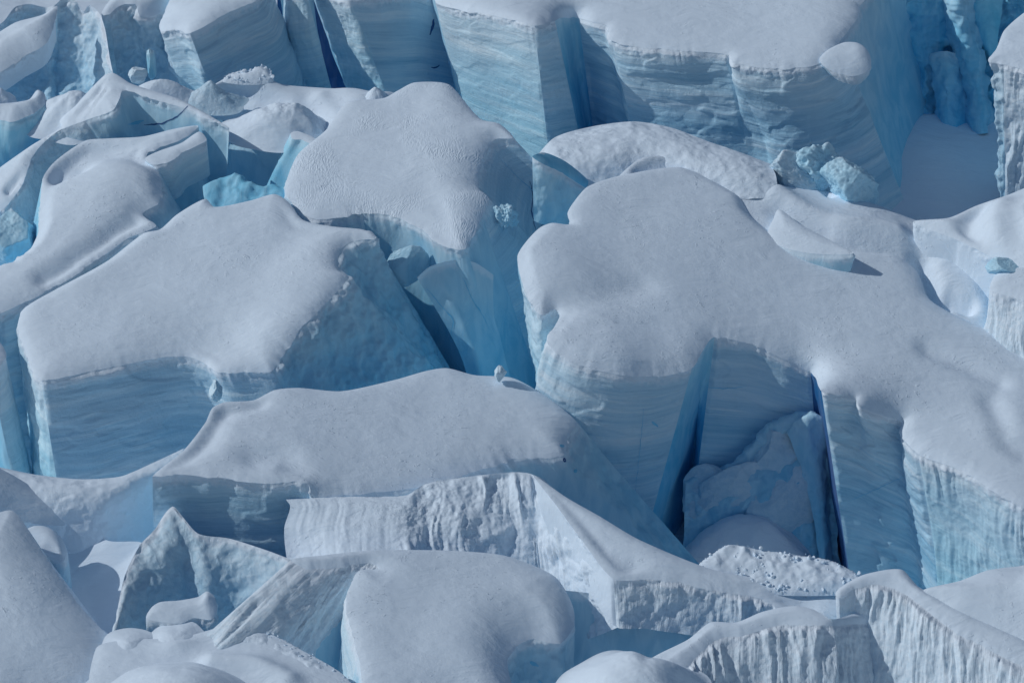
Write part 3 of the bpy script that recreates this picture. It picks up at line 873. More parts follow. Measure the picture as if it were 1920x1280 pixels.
o = mound(None, 'snow_mound', 128, 215, 85, 3.2, SNOW, plane=Plane(128, 215, -1.0), ry=5, seed=41, skew=0.2)
tag(o, 'smooth snow mound between the left hummock and the pyramid serac', 'snow mound', GM)
o = mound(None, 'ice_chunk', -2, 188, 34, 1.7, SNOW, plane=Plane(-2, 188, -0.3), seed=42)
tag(o, 'small snowy chunk at the left edge below the blue ice fins', 'ice chunk', GC)

# ================================================================== long slope, left
t = thing('serac', 'long sloping snow block running down to the left edge beneath the pyramid serac', 'serac', 200, 400, GS)
serac(t, Plane(180, 400, 0.5, 0.42, 0.06), [(-70,610), (-70,528), (0,498), (54,470), (72,432), (75,400), (80,335), (104,302), (160,264), (200,260), (268,256), (330,241), (372,236),
    (352,256), (276,291), (292,312), (303,345), (297,378), (268,402), (292,424), (240,447), (200,476), (120,530), (60,560), (0,588)],
    [('ice_face', 1, 6, 'clean', ICE_BLUE, 0.6), ('shaded_wall', 12, 19, 'clean', ICE_CLEAN, 0.7), ('ice_wall', 21, 24, 'strata', ICE_STRATA, 0.8), ('ice_wall', 24, 0, 'strata', ICE_STRATA, 0.8)],
    lean={2:(0,560), 6:(60,430), 12:(392,345), 13:(390,350), 14:(310,370), 18:(300,430), 21:(230,640), 24:(20,880), 0:(-40,880)}, H=30, roll=(0.8, 1.4),
    lines=[([(60,330),(130,300),(200,285),(270,300)], -1.6, 3.0), ([(110,330),(150,318)], -1.2, 1.6), ([(240,330),(170,380),(60,460)], 0.8, 5.0), ([(295,400),(240,430),(180,475),(90,530)], -1.0, 1.5)])
o = chunk(None, 'ice_chunk', 25, 440, 52, 50, ICE_CLEAN, Plane(25, 440, -4.0), seed=44)
tag(o, 'blue ice chunk in the hollow at the left edge beside the long snow slope', 'ice chunk', GC)
t = thing('ice_block', 'pale faceted ice block set into the right end of the long snow slope', 'ice block', 340, 300, GC)
serac(t, Plane(180, 400, 1.3, 0.42, 0.06), [(272,297), (296,284), (340,268), (374,247), (388,262), (372,272), (340,288), (308,306), (286,308)], [('ice_face', 4, 8, 'strata', ICE_PALE_LIT, 0.4)], lean={4:(394,330), 6:(345,345), 8:(300,335)}, H=5, roll=(0.2, 0.5))
t = thing('ice_slab', 'thin upright ice slab with a sunlit edge at the left, beside the big snow block', 'ice slab', 20, 760, GC)
serac(t, Plane(10, 640, 0.2), [(-60,640), (-30,610), (6,650), (10,672), (-20,690)], [('ice_wall', 2, 4, 'strata', ICE_PALE_LIT, 0.6)], lean={2:(60,885), 3:(52,885), 4:(20,880), 0:(-30,880)}, H=22, cap='snow_top')

# ================================================================== rippled slab, centre top
t = thing('serac', 'tilted serac in the upper middle with a finely rippled snow top and shaded right side', 'serac', 740, 300, GS)
serac(t, Plane(740, 320, 1.0, 0.42, 0.0), [(535,362), (540,330), (560,288), (612,243), (640,202), (656,190), (720,184), (746,170), (777,155), (840,158), (872,192), (902,224), (936,232), (962,258),
    (928,262), (908,290), (895,348), (916,374), (904,405), (890,442), (868,468), (826,460), (790,430), (740,406), (680,402), (600,412), (570,402), (548,380)],
    [('shaded_wall', 13, 18, 'strata', ICE_STRATA, 0.35), ('shaded_wall', 18, 20, 'clean', ICE_CLEAN, 0.5), ('ice_face', 20, 24, 'clean', ICE_CLEAN, 0.6), ('sunlit_lip', 24, 27, 'rough', ICE_PALE_LIT, 0.5)],
    lean={13:(1080,385), 14:(1060,420), 16:(1010,470), 18:(1015,730), 20:(930,700), 22:(850,640), 24:(700,520), 0:(520,450)}, H=24, capmat=SNOW_CUPPED, roll=(0.7, 1.2),
    lines=[([(690,412),(760,425),(820,465)], -0.8, 1.6)])
crack(t, 'crack', [(994,340), (1000,372), (997,395), (1004,430)], 2.2, ICE_DARKENED)
crack(t, 'crack', [(940,300), (985,345), (1040,390)], 1.0, ICE_BLUE)
o = chunk(None, 'ice_chunk', 950, 404, 17, 24, ICE_CLEAN, Plane(945, 385, -0.6), rough=0.3, seed=50, tilt=0.4)
tag(o, 'small snowy ice knob stuck to the shaded side of the rippled serac', 'ice chunk', GC)
t = thing('ice_block', 'small dark ice block wedged between the rippled serac and the furrowed ridge', 'ice block', 1050, 330, GC)
serac(t, Plane(1050, 320, 3.5, 0.45), [(998,294,-5), (1020,286,-4.5), (1062,304,0), (1106,342,5), (1098,352,5), (1060,328,0.3), (1020,308,-4)], [('ice_face', 3, 0, 'rough', ICE_CLEAN, 0.4)], lean={3:(1100,410), 6:(1030,400), 0:(1000,380)}, H=9, roll=(0.2, 0.5), cap='ice_top', capmat=ICE_CLEAN)

# ================================================================== furrowed ridge and right slope
t = thing('snow_ridge', 'rounded furrowed snow ridge below the long layered wall of the top serac', 'snow ridge', 1200, 290, GR)
pl = Plane(1200, 240, 0.2)
loft(t, 'furrowed_face', pl, [('p', [(1000,300), (1040,258), (1112,237), (1190,228), (1260,240), (1330,266), (1400,290), (1450,310)]),
    ('y', [(1012,316,-2), (1045,280,-3.5), (1115,256,-4), (1190,246,-4), (1265,257,-4), (1335,280,-3.5), (1400,300,-3), (1450,318,-2)]),
    ('y', [(1030,340,-2), (1062,322,-4), (1120,300,-4.5), (1195,290,-4.5), (1275,298,-4.5), (1345,312,-4), (1410,322,-3), (1455,332,-2)]),
    ('y', [(1055,400,-1), (1100,400,-4), (1200,390,-4), (1300,380,-4), (1460,370,-3)])], 'rough', SNOW_GRAINY, 0.24)
loft(t, 'back_slope', pl, [('p', [(1000,300), (1040,258), (1112,237), (1190,228), (1260,240), (1330,266), (1400,290), (1450,310)]), ('o', (0, 5, -2.5)), ('o', (0, 6, -8))], 'snow', SNOW, 0.5)
t = thing('snow_slope', 'broad snow slope falling to the right behind the big cracked serac', 'snow slope', 1600, 430)
serac(t, Plane(1560, 420, -2.8, 0.42, -0.18), [(1150,350), (1204,296), (1290,295), (1350,303), (1400,312), (1440,322), (1475,346), (1560,360), (1640,386), (1710,410), (1780,436), (1862,486), (1990,550), (1990,700), (1870,650), (1780,610), (1700,550), (1600,510), (1480,490), (1400,430), (1300,360)],
    [], H=16, jit=0, cap='snow_surface', capmat=SNOW_GRAINY, roll=(1.5, 2.5),
    lines=[([(1200,320),(1290,312),(1370,325),(1440,345)], -1.5, 1.6), ([(1460,390),(1500,420),(1560,450),(1680,472)], 1.4, 2.0), ([(1470,420),(1540,455)], -1.0, 2.0), ([(1726,512),(1742,545),(1756,575)], -2.6, 1.3), ([(1782,572),(1812,586)], -2.2, 1.1), ([(1764,448),(1784,457)], -1.4, 0.6), ([(1548,370),(1556,384)], -1.2, 0.6), ([(1850,520),(1880,580),(1890,620)], -2.0, 2.0)],
    bumps=[(1620,430,0.8,6), (1800,520,0.8,5)])
t = thing('snow_fin', 'small pointed snow fin behind the top edge of the big cracked serac', 'snow fin', 1480, 440, GM)
serac(t, Plane(1480, 440, 0.6, 0.5, 0.1), [(1440,436), (1450,410), (1460,392), (1500,420), (1560,452), (1600,475), (1520,475), (1460,460)], [('snow_side', 7, 2, 'snow', SNOW, 0.3)], H=6, roll=(0.5, 1.0), jit=0, cap='snow_top')
o = chunk(None, 'ice_block', 1482, 326, 54, 34, ICE_ROUGH, Plane(1482, 330, -0.2), rough=0.12, seed=90, tilt=-0.45, depth=2.2)
tag(o, 'wedge-shaped block with a dark right side, left of the crumbly hummock', 'ice block', GC)
o = chunk(None, 'ice_hummock', 1534, 314, 48, 38, ICE_CLEAN, Plane(1534, 320, 0.0), rough=0.26, seed=91, depth=2.5)
tag(o, 'crumbly rounded ice hummock beneath the right end of the layered wall', 'ice hummock', GM)
o = chunk(None, 'ice_hummock', 1594, 346, 52, 46, ICE_CLEAN, Plane(1594, 352, -0.4), rough=0.16, seed=92, tilt=-0.3, depth=2.5)
tag(o, 'shaded ice hummock with a slanting top, right of the crumbly hummock', 'ice hummock', GM)
t = thing('snow_hummock', 'rounded snow hummock with furrowed shoulder at the right edge, below the gorge', 'snow hummock', 1850, 430, GM)
serac(t, Plane(1850, 420, 1.0, 0.5, 0.1), [(1712,416), (1780,408), (1830,386), (1880,369), (1990,338), (1990,540), (1910,512), (1858,482), (1800,452)], [('snow_face', 6, 8, 'snow', SNOW, 0.5)], H=8, jit=0, wallmat=SNOW, cap='snow_top', roll=(2.5, 3.0),
    lines=[([(1830,400),(1815,440),(1830,470)], -1.6, 1.8), ([(1870,410),(1860,470)], 0.8, 2.0)])
o = chunk(None, 'ice_block', 1882, 500, 28, 18, ICE_CLEAN, Plane(1882, 500, 0.3), seed=58)
tag(o, 'small grey ice block below the rounded hummock at the right edge', 'ice block', GC)
t = thing('snow_hummock', 'steep furrowed snow hummock cut by the right edge, below the small grey block', 'snow hummock', 1905, 560, GM)
serac(t, Plane(1905, 530, 0.6, 0.5, 0.1), [(1856,540), (1866,516), (1888,505), (1920,500), (2000,494), (2000,580), (1940,572), (1905,560), (1876,552)], [('furrowed_face', 5, 0, 'flute', ICE_FLUTE, 0.5, 2.0)], lean={0:(1850,600), 5:(2000,700,-3), 7:(1900,660,-2)}, H=10, roll=(0.5, 0.8), cap='snow_top')

# ================================================================== big cracked serac, right
t = thing('serac', 'largest serac on the right, its wall split by a tall dark blue crevasse', 'serac', 1400, 640, GS)
serac(t, Plane(1350, 600, 0.6, 0.42, -0.17), [
    (970,482), (985,455), (1012,427), (1035,418), (1068,420), (1064,400), (1075,380), (1102,350), (1160,330), (1270,313), (1310,326), (1388,370), (1405,402), (1440,432), (1500,465), (1600,470),
    (1680,474), (1720,510), (1742,560), (1800,595), (1880,628), (2010,676), (2010,1000), (1925,955), (1870,925,0.5), (1800,880,2), (1722,850,3.6), (1686,812,4.0), (1690,792,3.4), (1612,762,-0.8), (1605,745,-0.8), (1540,733,-2.5),
    (1531,715,3.0), (1520,698,4.2), (1480,678,2.8), (1420,650,1.2), (1340,632), (1318,655), (1298,690,0.5), (1240,706,0.8), (1160,702,-0.3), (1080,682,-0.8), (1028,648,-1.0), (1030,630,-1), (1050,590), (1042,580), (1015,590), (985,550)],
    [('sunlit_wall', 22, 26, 'flute', ICE_PALE_LIT, 0.45, 8.0), ('ice_wall', 26, 31, 'strata', ICE_STRATA, 1.0), ('cleft_wall', 31, 33, 'clean', ICE_DARKENED, 0.3), ('recessed_wall', 33, 36, 'strata', ICE_STRATA, 0.7),
     ('cleft_wall', 36, 38, 'clean', ICE_BLUE, 0.3), ('ice_wall', 38, 42, 'strata', ICE_STRATA, 0.7), ('edge_wall', 42, 0, 'rough', ICE_PALE_LIT, 0.4)],
    lean={22:(2010,1150), 26:(1765,1100), 31:(1590,1060), 32:(1570,1060,14), 33:(1548,1060,5), 36:(1288,1045,1), 37:(1285,1030,16), 38:(1210,1010,0), 42:(1003,730), 44:(1030,720), 47:(1010,720), 0:(1005,700)}, H=32, roll=(0.7, 1.1), lee=0.3,
    lines=[([(1045,588),(1110,572),(1200,548)], -0.5, 2.2), ([(1740,660),(1800,685),(1870,720)], -0.7, 1.6), ([(1860,760),(1890,830),(1920,850)], -0.8, 1.8), ([(1400,380),(1300,470),(1250,560)], 0.4, 7.0)],
    bumps=[(1050,510,0.9,6), (1150,660,0.8,6), (1880,800,0.8,4)])
yr = float(Plane(1350, 600, 0.6, 0.42, -0.17).at(np.array(1420.0), np.array(650.0), np.array(1.2))[1])
crack(t, 'crack', [(1207,765), (1204,800), (1196,880), (1190,930)], 1.1, ICE_BLUE)
crack(t, 'crack', [(1590,940), (1640,918), (1700,890)], 1.0, ICE_BLUE)
crack(t, 'crack', [(1316,725), (1360,728), (1400,724)], 1.6, ICE_BLUE)
crack(t, 'painted_hole', [(1222,790), (1234,800)], 5, ICE_BLUE)  # flat patch, coloured to stand for the dark of a hole
t = thing('ice_slab', 'broken ice slab leaning inside the recess of the largest serac', 'ice slab', 1420, 900, GC)
ed = [(1286,905), (1330,888), (1380,868), (1410,838), (1440,803), (1480,785), (1520,776), (1548,792)]
loft(t, 'ice_face', None, [('w', [(x, y, 3) for x, y in ed]), ('w', [(x, y, -0.8) for x, y in ed]), ('w', [(1284,960,-1.5), (1340,940,-2), (1400,925,-2.2), (1460,890,-2.2), (1520,860,-1.8), (1556,860,-0.8)]), ('w', [(1278,1080,-2.5), (1350,1090,-3.2), (1440,1090,-3.2), (1540,1080,-2.5), (1575,1060,-1.5)])], 'rough', ICE_CLEAN, 0.8, y0=yr, smooth=False)
t = thing('ice_slab', 'narrow pale ice slab at the right of the recess, beside the black hole', 'ice slab', 1510, 900, GC)
ed = [(1478,812), (1488,792), (1506,784), (1524,779), (1548,792), (1556,812)]
loft(t, 'ice_face', None, [('w', [(x, y, 0) for x, y in ed]), ('w', [(x, y, -2.2) for x, y in ed]), ('w', [(1492,850,-2.4), (1508,842,-2.8), (1524,840,-2.9), (1546,845,-2.0), (1558,860,-0.5)]), ('w', [(1512,910,-2.6), (1528,905,-3.2), (1542,905,-3.0), (1552,900,-1.6), (1560,900,-0.4)]), ('w', [(1528,985,-3.2), (1540,980,-3.6), (1550,985,-3.2), (1557,990,-1.6)]), ('w', [(1540,1070,-3.6), (1550,1070,-4.0), (1562,1070,-2)])], 'rough', ICE_CLEAN, 0.30, y0=yr, smooth=True)
for k, (x, y, rx, ry, dy, tl, lab) in enumerate([(1462,850,58,44,-1.3,0.5,'broken ice block at the top of the heap in the recess'), (1325,935,46,62,-0.9,0.1,'tall broken ice block at the left of the recess beside the crevasse'), (1462,945,62,84,-1.9,-0.15,'large broken ice block in the middle of the recess'), (1385,915,66,52,-1.4,0.3,'tilted broken ice block under the overhanging layers of the recess')]):
    o = chunk(None, 'ice_block', x, y, rx, ry, ICE_ROUGH, y=yr + dy, seed=80 + k, rough=0.05, ncut=8, depth=1.3, tilt=tl)
    tag(o, lab, 'ice block', GC)
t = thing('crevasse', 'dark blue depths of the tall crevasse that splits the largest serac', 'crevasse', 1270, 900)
loft(t, 'ice_face', None, [('w', [(1170,560,9), (1420,560,9)]), ('w', [(1170,1150,8), (1420,1150,8)])], 'clean', ICE_DARKENED, 0.4, y0=yr)  # added sheet closing the slot, painted as dark as its depths
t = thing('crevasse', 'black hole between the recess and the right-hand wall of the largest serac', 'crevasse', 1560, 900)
loft(t, 'ice_face', None, [('w', [(1480,640,8), (1680,640,8)]), ('w', [(1480,1150,6), (1680,1150,6)])], 'clean', ICE_DARKENED, 0.4, y0=yr)  # the hole's blackness comes partly from this sheet's dark colour
o = mound(None, 'snow_mound', 1400, 1065, 165, 7.8, SNOW_GRAINY, plane=Plane(1400, 1055, -1.0), ry=5, peak=2.0, rough=0.08, seed=61, y=yr - 3.5)
tag(o, 'rounded heap of shaded snow at the foot of the recess in the largest serac', 'snow mound', GM)
rubble_heap('ice_rubble', 'sunlit heap of crumbled ice below the recess of the largest serac', [(1306,1064), (1336,1036), (1366,1020), (1420,1028), (1500,1040), (1560,1050), (1612,1078), (1630,1105), (1480,1112), (1380,1098)], Plane(1460, 1060, 1.6, 0.6), 600, 0.03, 0.30, SNOW_GRAINY, 2)

# ================================================================== big block, left centre
t = thing('serac', 'big square-cut serac left of centre with a level snow roof and layered front wall', 'serac', 300, 620, GS)
serac(t, Plane(300, 580, 1.0, 0.42, 0.04), [
    (34,605), (50,575), (100,545), (200,490), (270,437), (300,430), (332,402), (385,373), (402,388), (470,376), (515,364), (540,378), (568,412), (620,424), (690,432), (704,446), (660,452), (634,478), (634,505),
    (652,520), (612,568), (565,615), (512,692,2), (460,698,2), (405,697,2), (385,682,2.6), (350,668,2.3), (300,671,1.8), (200,690,0.6), (130,705,-0.3), (76,712,-0.8), (50,665)],
    [('shaded_wall', 14, 22, 'rough', ICE_CLEAN, 0.6), ('ice_wall', 22, 25, 'strata', ICE_STRATA, 0.7), ('ice_wall', 25, 30, 'strata', ICE_STRATA, 0.8), ('sunlit_wall', 30, 1, 'rough', ICE_PALE_LIT, 0.4)],
    lean={0:(62,895), 1:(70,890), 14:(850,700), 15:(850,700), 16:(835,700), 19:(860,735), 20:(760,760), 22:(560,790), 24:(432,770), 25:(420,770), 30:(106,897), 31:(72,893)}, H=24, roll=(0.7, 1.1),
    lines=[([(560,420),(520,480),(470,560),(420,620)], -0.7, 4.5), ([(290,432),(230,480),(150,535)], 0.4, 3.0), ([(520,520),(450,570)], 0.25, 3.0)])
o = chunk(None, 'ice_chunk', 405, 730, 12, 20, ICE_PALE_LIT, Plane(405, 690, 0.2), rough=0.2, seed=64, sub=5)
tag(o, 'sunlit chip of ice stuck in the notch of the layered front wall, left of centre', 'ice chunk', GC)
o = chunk(None, 'ice_chunk', 757, 496, 44, 42, ICE_CLEAN, y=0.4 + float(Plane(740, 300, 1.0, 0.42).at(np.array(757.0), np.array(442.0), np.array(0.0))[1]), seed=67, ncut=10, rough=0.06, depth=1.0)
tag(o, 'round pale ice chunk jammed in the top of the central crevasse', 'ice chunk', GC)
t = thing('ice_slab', 'fractured blue slab on the right side of the central crevasse', 'ice slab', 850, 600, GC)
loft(t, 'ice_face', Plane(850, 480, -0.9), [('p', [(782,520,1), (806,500,0), (850,488,0), (890,492,0.8), (925,515,3.5)]), ('y', [(812,570,0), (840,550,-1), (880,545,-0.8), (925,585,-0.2)]), ('y', [(866,670,1), (888,650,-1), (910,640,-1), (940,640,-0.5)]), ('y', [(885,770,2), (920,760,0), (970,760,0)])], 'clean', ICE_CLEAN, 0.6)
crack(t, 'crack', [(800,540), (828,575), (850,600), (846,625), (862,660)], 1.8, ICE_BLUE)
crack(t, 'crack', [(868,520), (885,560), (905,590), (918,620)], 1.6, ICE_BLUE)
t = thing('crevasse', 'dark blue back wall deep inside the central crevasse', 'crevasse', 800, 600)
loft(t, 'ice_face', Plane(800, 500, -2.0), [('p', [(720,470,8), (790,470,8), (860,480,8)]), ('y', [(740,600,0), (810,600,0), (880,600,0)]), ('y', [(780,760,0), (860,760,0), (920,760,0)])], 'clean', ICE_DARKENED, 0.3)  # dark-coloured sheet painting in the shade deep in the crevasse

# ================================================================== front middle block
t = thing('serac', 'low wide serac in front of centre, like a snow table with a thin ice edge', 'serac', 680, 820, GS)
serac(t, Plane(680, 810, 2.6, 0.40, -0.16), [(286,893), (345,843), (385,792), (398,765), (420,754), (475,750), (515,731), (560,727), (640,733), (740,712), (800,695), (838,690), (890,703), (960,708), (1012,735), (1060,770), (1082,795),
    (1062,826), (1056,854), (960,862), (870,890), (800,910), (700,924), (590,930,0), (572,908,-1.6), (530,905,-1.4), (480,906,-1.1), (400,895,-0.7), (330,889,-0.3)],
    [('shaded_wall', 16, 18, 'rough', ICE_CLEAN, 0.4), ('ice_wall', 18, 23, 'clean', ICE_CLEAN, 0.6), ('ice_wall', 23, 0, 'strata', ICE_STRATA, 0.6)],
    lean={0:(288,1010), 16:(1270,1010), 17:(1230,1010), 18:(1200,1000), 20:(940,1010), 24:(575,1040)}, H=22, roll=(0.7, 1.3),
    lines=[([(560,905),(530,870),(480,870)], -0.7, 2.0), ([(400,770),(380,830),(320,870)], -0.8, 2.0), ([(480,760),(430,775)], -0.6, 1.5)])
crack(t, 'painted_hole', [(1058,858), (1060,866)], 5, ICE_DARKENED)  # hole drawn as a flat patch with its shade as colour
crack(t, 'painted_hole', [(1076,884), (1082,880)], 6, ICE_BLUE)
crack(t, 'painted_hole', [(1050,834), (1058,836)], 5, ICE_BLUE)
o = chunk(None, 'ice_chunk', 938, 700, 12, 13, ICE_PALE_LIT, Plane(938, 706, 1.8), rough=0.2, seed=66, sub=5)
tag(o, 'tiny ice knob standing on the back edge of the low snow table', 'ice chunk', GC)

t = thing('snow_ridge', 'curved snow saddle joining the left edge to the low snow table', 'snow ridge', 150, 930, GR)
pl = Plane(150, 895, 1.5)
cr = [(-50,868), (0,878), (60,890), (150,899), (225,893), (285,868), (345,840)]
loft(t, 'snow_face', pl, [('p', cr), ('y', [(-50,885,-2), (0,893,-2), (60,905,-2), (150,915,-2), (225,911,-2), (285,890,-2), (335,862,-1.5)]), ('y', [(-50,925,-2), (0,930,-2), (60,940,-2), (150,950,-1.6), (225,945,-1.4), (285,930,-1.2), (310,910,-1)]), ('y', [(-50,985,-0.6), (60,985,-0.6), (150,990,-0.6), (225,985,-0.5), (295,970,-0.5)]), ('y', [(-50,1060,-1), (60,1060,-1), (150,1070,-1), (225,1070,-1), (300,1060,-1)])], 'rough', SNOW_GRAINY, 0.22)
loft(t, 'back_slope', pl, [('p', cr), ('o', (0, 4, -2)), ('o', (0, 4, -8))], 'snow', SNOW, 0.4)
t = thing('snow_drift', 'dark wind-scooped snow drift at the left edge below the curved saddle', 'snow drift', 60, 930, GM)
serac(t, Plane(50, 930, 2.4, 0.55, -0.55), [(-70,850), (-20,868), (20,888), (60,912), (105,942), (148,972), (118,985), (70,982), (10,972), (-70,965)], [('drift_edge', 5, 8, 'snow', SNOW, 0.3)], H=5, jit=0, roll=(0.8, 1.5), cap='snow_face')

# ================================================================== foreground
t = thing('snow_ridge', 'long pointed snow ridge with a deeply grooved front face below the low snow table', 'snow ridge', 900, 1000, GR)
pl = Plane(900, 960, 3.4, 0.42)
cr = [(536,936), (640,931), (760,928), (800,906), (880,893), (995,888), (1040,943), (1095,1018), (1150,1084)]
loft(t, 'grooved_face', pl, [('p', cr), ('y', [(544,950,-0.8), (640,950,-1.6), (760,948,-1.8), (830,930,-1.8), (900,922,-1.8), (990,920,-1.8), (1035,975,-1.6), (1088,1045,-1.2), (1155,1096,-0.4)]), ('y', [(533,990,-1.6), (640,988,-2.6), (760,985,-2.8), (830,975,-3.0), (900,975,-3.0), (990,985,-3.0), (1030,1040,-2.4), (1085,1090,-1.4), (1165,1118,-0.5)]),
    ('y', [(540,1070,-2), (650,1075,-6.0), (760,1095,-6.5), (850,1110,-6.5), (930,1130,-6.5), (1000,1165,-5), (1060,1195,-3.5), (1110,1195,-2), (1175,1168,-1.0)])], 'flute', SNOW_GRAINY, lambda U, V: (0.15 + 0.80 * sstep(U + 2.0 * pn(U * 0.3, V * 0.3), 13.0, 17.0)) * (1 - 0.85 * sstep(U, U.max() - 5.0, U.max() - 0.5)), jit=1.0)
loft(t, 'back_slope', pl, [('p', cr), ('o', (1.5, 4, -2.5)), ('o', (2, 5, -7))], 'snow', SNOW, 0.4)
t = thing('snow_slope', 'smooth concave snow slope to the right of the grooved ridge with a dark shadow streak', 'snow slope', 1250, 1060)
serac(t, Plane(1250, 1050, 3.0, 0.5, -0.16), [(1000,890), (1062,932), (1122,966), (1200,1012), (1340,1068), (1480,1090), (1610,1105), (1660,1135), (1575,1165), (1480,1152), (1420,1120), (1340,1107), (1270,1092), (1215,1086), (1150,1084), (1095,1018), (1040,943)],
    [('cornice_wall', 8, 14, 'flute', ICE_FLUTE, 0.85)], lean={8:(1600,1220), 14:(1160,1230,-2.6), 12:(1240,1220,-2.6)}, H=5.4, wallmat=SNOW, cap='snow_surface', roll=(0.6, 1.5), lines=[([(1010,900),(1090,990),(1180,1060)], -0.7, 2.0), ([(1420,1150),(1500,1140)], -1.0, 2.5)])
t = thing('ice_wall', 'smooth shaded blue ice wall under the grooved lip in the lower middle', 'ice wall', 1180, 1210)
loft(t, 'ice_face', None, [('w', [(1000,1100,2.5), (1150,1115,2), (1300,1125,2), (1500,1140,2)]), ('w', [(1000,1220,1.0), (1150,1210,0.6), (1300,1200,0.6), (1500,1200,0.6)]), ('w', [(1000,1380,0), (1180,1380,-1), (1500,1380,-1)])], 'clean', ICE_CLEAN, 0.7, y0=float(Plane(1250, 1050, 3.0, 0.5, -0.16).at(np.array(1250.0), np.array(1092.0), np.array(0.0))[1]))

t = thing('snow_dome', 'smooth rounded snow dome at the bottom middle with a sharp sunlit left edge', 'snow dome', 860, 1150)
serac(t, Plane(860, 1140, 3.5, 0.48, -0.20), [(545,1049), (600,1041), (700,1031), (850,1032), (950,1042), (1040,1080), (1072,1130), (1077,1170), (1050,1206), (1000,1197), (966,1212), (952,1245), (965,1340), (700,1340), (672,1230), (650,1150), (653,1105), (672,1070), (708,1066), (690,1055), (620,1066), (580,1068)],
    [('ice_wall', 7, 12, 'rough', ICE_CLEAN, 0.5), ('sunlit_edge', 14, 17, 'flute', ICE_PALE_LIT, 0.3), ('rubble_slope', 17, 0, 'flute', ICE_FLUTE, 0.8)],
    lean={6:(1072,1300), 8:(1045,1330), 14:(655,1300,-1), 15:(640,1280,-1), 17:(640,1220,-1), 18:(640,1200,-3), 20:(500,1230,-8), 21:(440,1200,-8), 0:(420,1160,-6)}, H=16, roll=(0.9, 1.8), lee=1.4)

crack(t, 'painted_hole', [(994,1240), (1010,1248)], 7, ICE_BLUE)  # flat blue patch standing for a shaded hole
crack(t, 'painted_hole', [(1010,1275), (1018,1284)], 5, ICE_BLUE)
t = thing('peaked_serac', 'pointed serac with a crumbling shaded front in the lower left', 'serac', 400, 1080)
pl = Plane(400, 1030, 3.0, 0.42)
cr = [(212,1195), (232,1085), (262,1022), (290,992), (311,960), (325,949), (342,968), (372,1000), (430,1009), (500,1031), (548,1049), (620,1075)]
loft(t, 'ice_wall', pl, [('p', [(p[0], p[1], (0, 0, 0, 0, -1, -1.5, -1, 0, 0.5, 0, 0, 0)[i]) for i, p in enumerate(cr)]),
    ('y', [(210,1200,-1), (240,1120,-2), (275,1070,-3), (310,1040,-4), (335,1030,-4), (360,1040,-3), (400,1070,-2.5), (450,1075,-2), (520,1085,-2), (560,1090,-2), (630,1100,-1)]),
    ('y', [(208,1240,-2), (260,1230,-4), (310,1220,-5), (380,1210,-5), (440,1200,-3), (500,1190,-4), (560,1180,-4), (640,1170,-3)])], 'rough', ICE_ROUGH, 0.38)
loft(t, 'back_slope', pl, [('p', [(p[0], p[1], (0, 0, 0, 0, -1, -1.5, -1, 0, 0.5, 0, 0, 0)[i]) for i, p in enumerate(cr)]), ('o', (0.5, 3, -3.5)), ('o', (0.5, 4, -8))], 'snow', SNOW, 0.4)
t = thing('snow_field', 'snow apron spreading below the pointed serac at the bottom', 'snow slope', 420, 1230)
serac(t, Plane(420, 1230, 4.2, 0.36), [(180,1215), (250,1198), (330,1196), (400,1178), (430,1165), (480,1175), (560,1215), (650,1270), (690,1350), (180,1350)], [], H=10, jit=0, cap='snow_surface', roll=(0.4, 2.0), lines=[([(400,1255),(480,1262),(540,1290)], 1.2, 1.6)], bumps=[(330,1200,0.8,2)])
t = thing('ice_block', 'fallen snowy block with a curled right end at the foot of the pointed serac', 'ice block', 340, 1150, GC)
serac(t, Plane(340, 1150, 4.6, 0.5, -0.1), [(274,1158), (284,1138), (300,1128), (335,1125), (372,1118), (388,1108), (402,1118), (407,1145), (396,1160), (362,1158), (340,1168), (300,1165)], [('block_side', 7, 0, 'rough', ICE_ROUGH, 0.35)], lean={0:(275,1200), 7:(408,1180), 9:(365,1190)}, H=4, roll=(0.4, 0.8), jit=1.0, bumps=[(392,1124,0.5,1.0)])
o = mound(None, 'snow_bump', 328, 1208, 64, 0.7, SNOW, plane=Plane(328, 1196, 4.3), seed=72, peak=1.7)
tag(o, 'round snow bump in front of the fallen snowy block', 'snow bump', GM)
o = mound(None, 'snow_bump', 242, 1212, 60, 0.55, SNOW, plane=Plane(242, 1197, 4.3), peak=1.3, seed=73)
tag(o, 'small pointed snow bump beside the right foot of the corner snow cone', 'snow bump', GM)

rubble_heap('ice_rubble', 'crumbled snow at the foot of the furrowed slope left of the snow dome', [(415,1200), (455,1172), (520,1192), (580,1225), (650,1272), (640,1295), (560,1262), (470,1225)], Plane(520, 1220, 4.3, 0.40), 220, 0.04, 0.22, SNOW_GRAINY, 4)
t = thing('snow_cone', 'large smooth snow cone filling the bottom left corner', 'snow cone', 80, 1150)
serac(t, Plane(80, 1150, 5.0, 0.66, -0.26), [(-80,1350), (-80,990), (-10,963), (20,956), (36,968), (62,1008), (102,1068), (152,1138), (202,1192), (238,1250), (275,1350)], [('snow_side', 3, 9, 'snow', SNOW, 0.3)], lean={3:(90,1060,3), 6:(160,1140,3), 9:(280,1300,3)}, H=14, jit=0, cap='snow_face', roll=(1.0, 2.5))
t = thing('snow_hollow', 'shaded snow bowl between the corner snow cone and the pointed serac', 'snow hollow', 170, 1070)
serac(t, Plane(170, 1060, -3.5, 0.45, 0.0), [(40,985), (130,958), (200,1012), (268,1018), (260,1060), (230,1200), (180,1230), (80,1130)], [], H=8, jit=0, cap='snow_surface', roll=(-1.0, 3.0))
t = thing('snow_hummock', 'snow-topped hummock half hidden behind the corner snow cone', 'snow hummock', 95, 1030, GM)
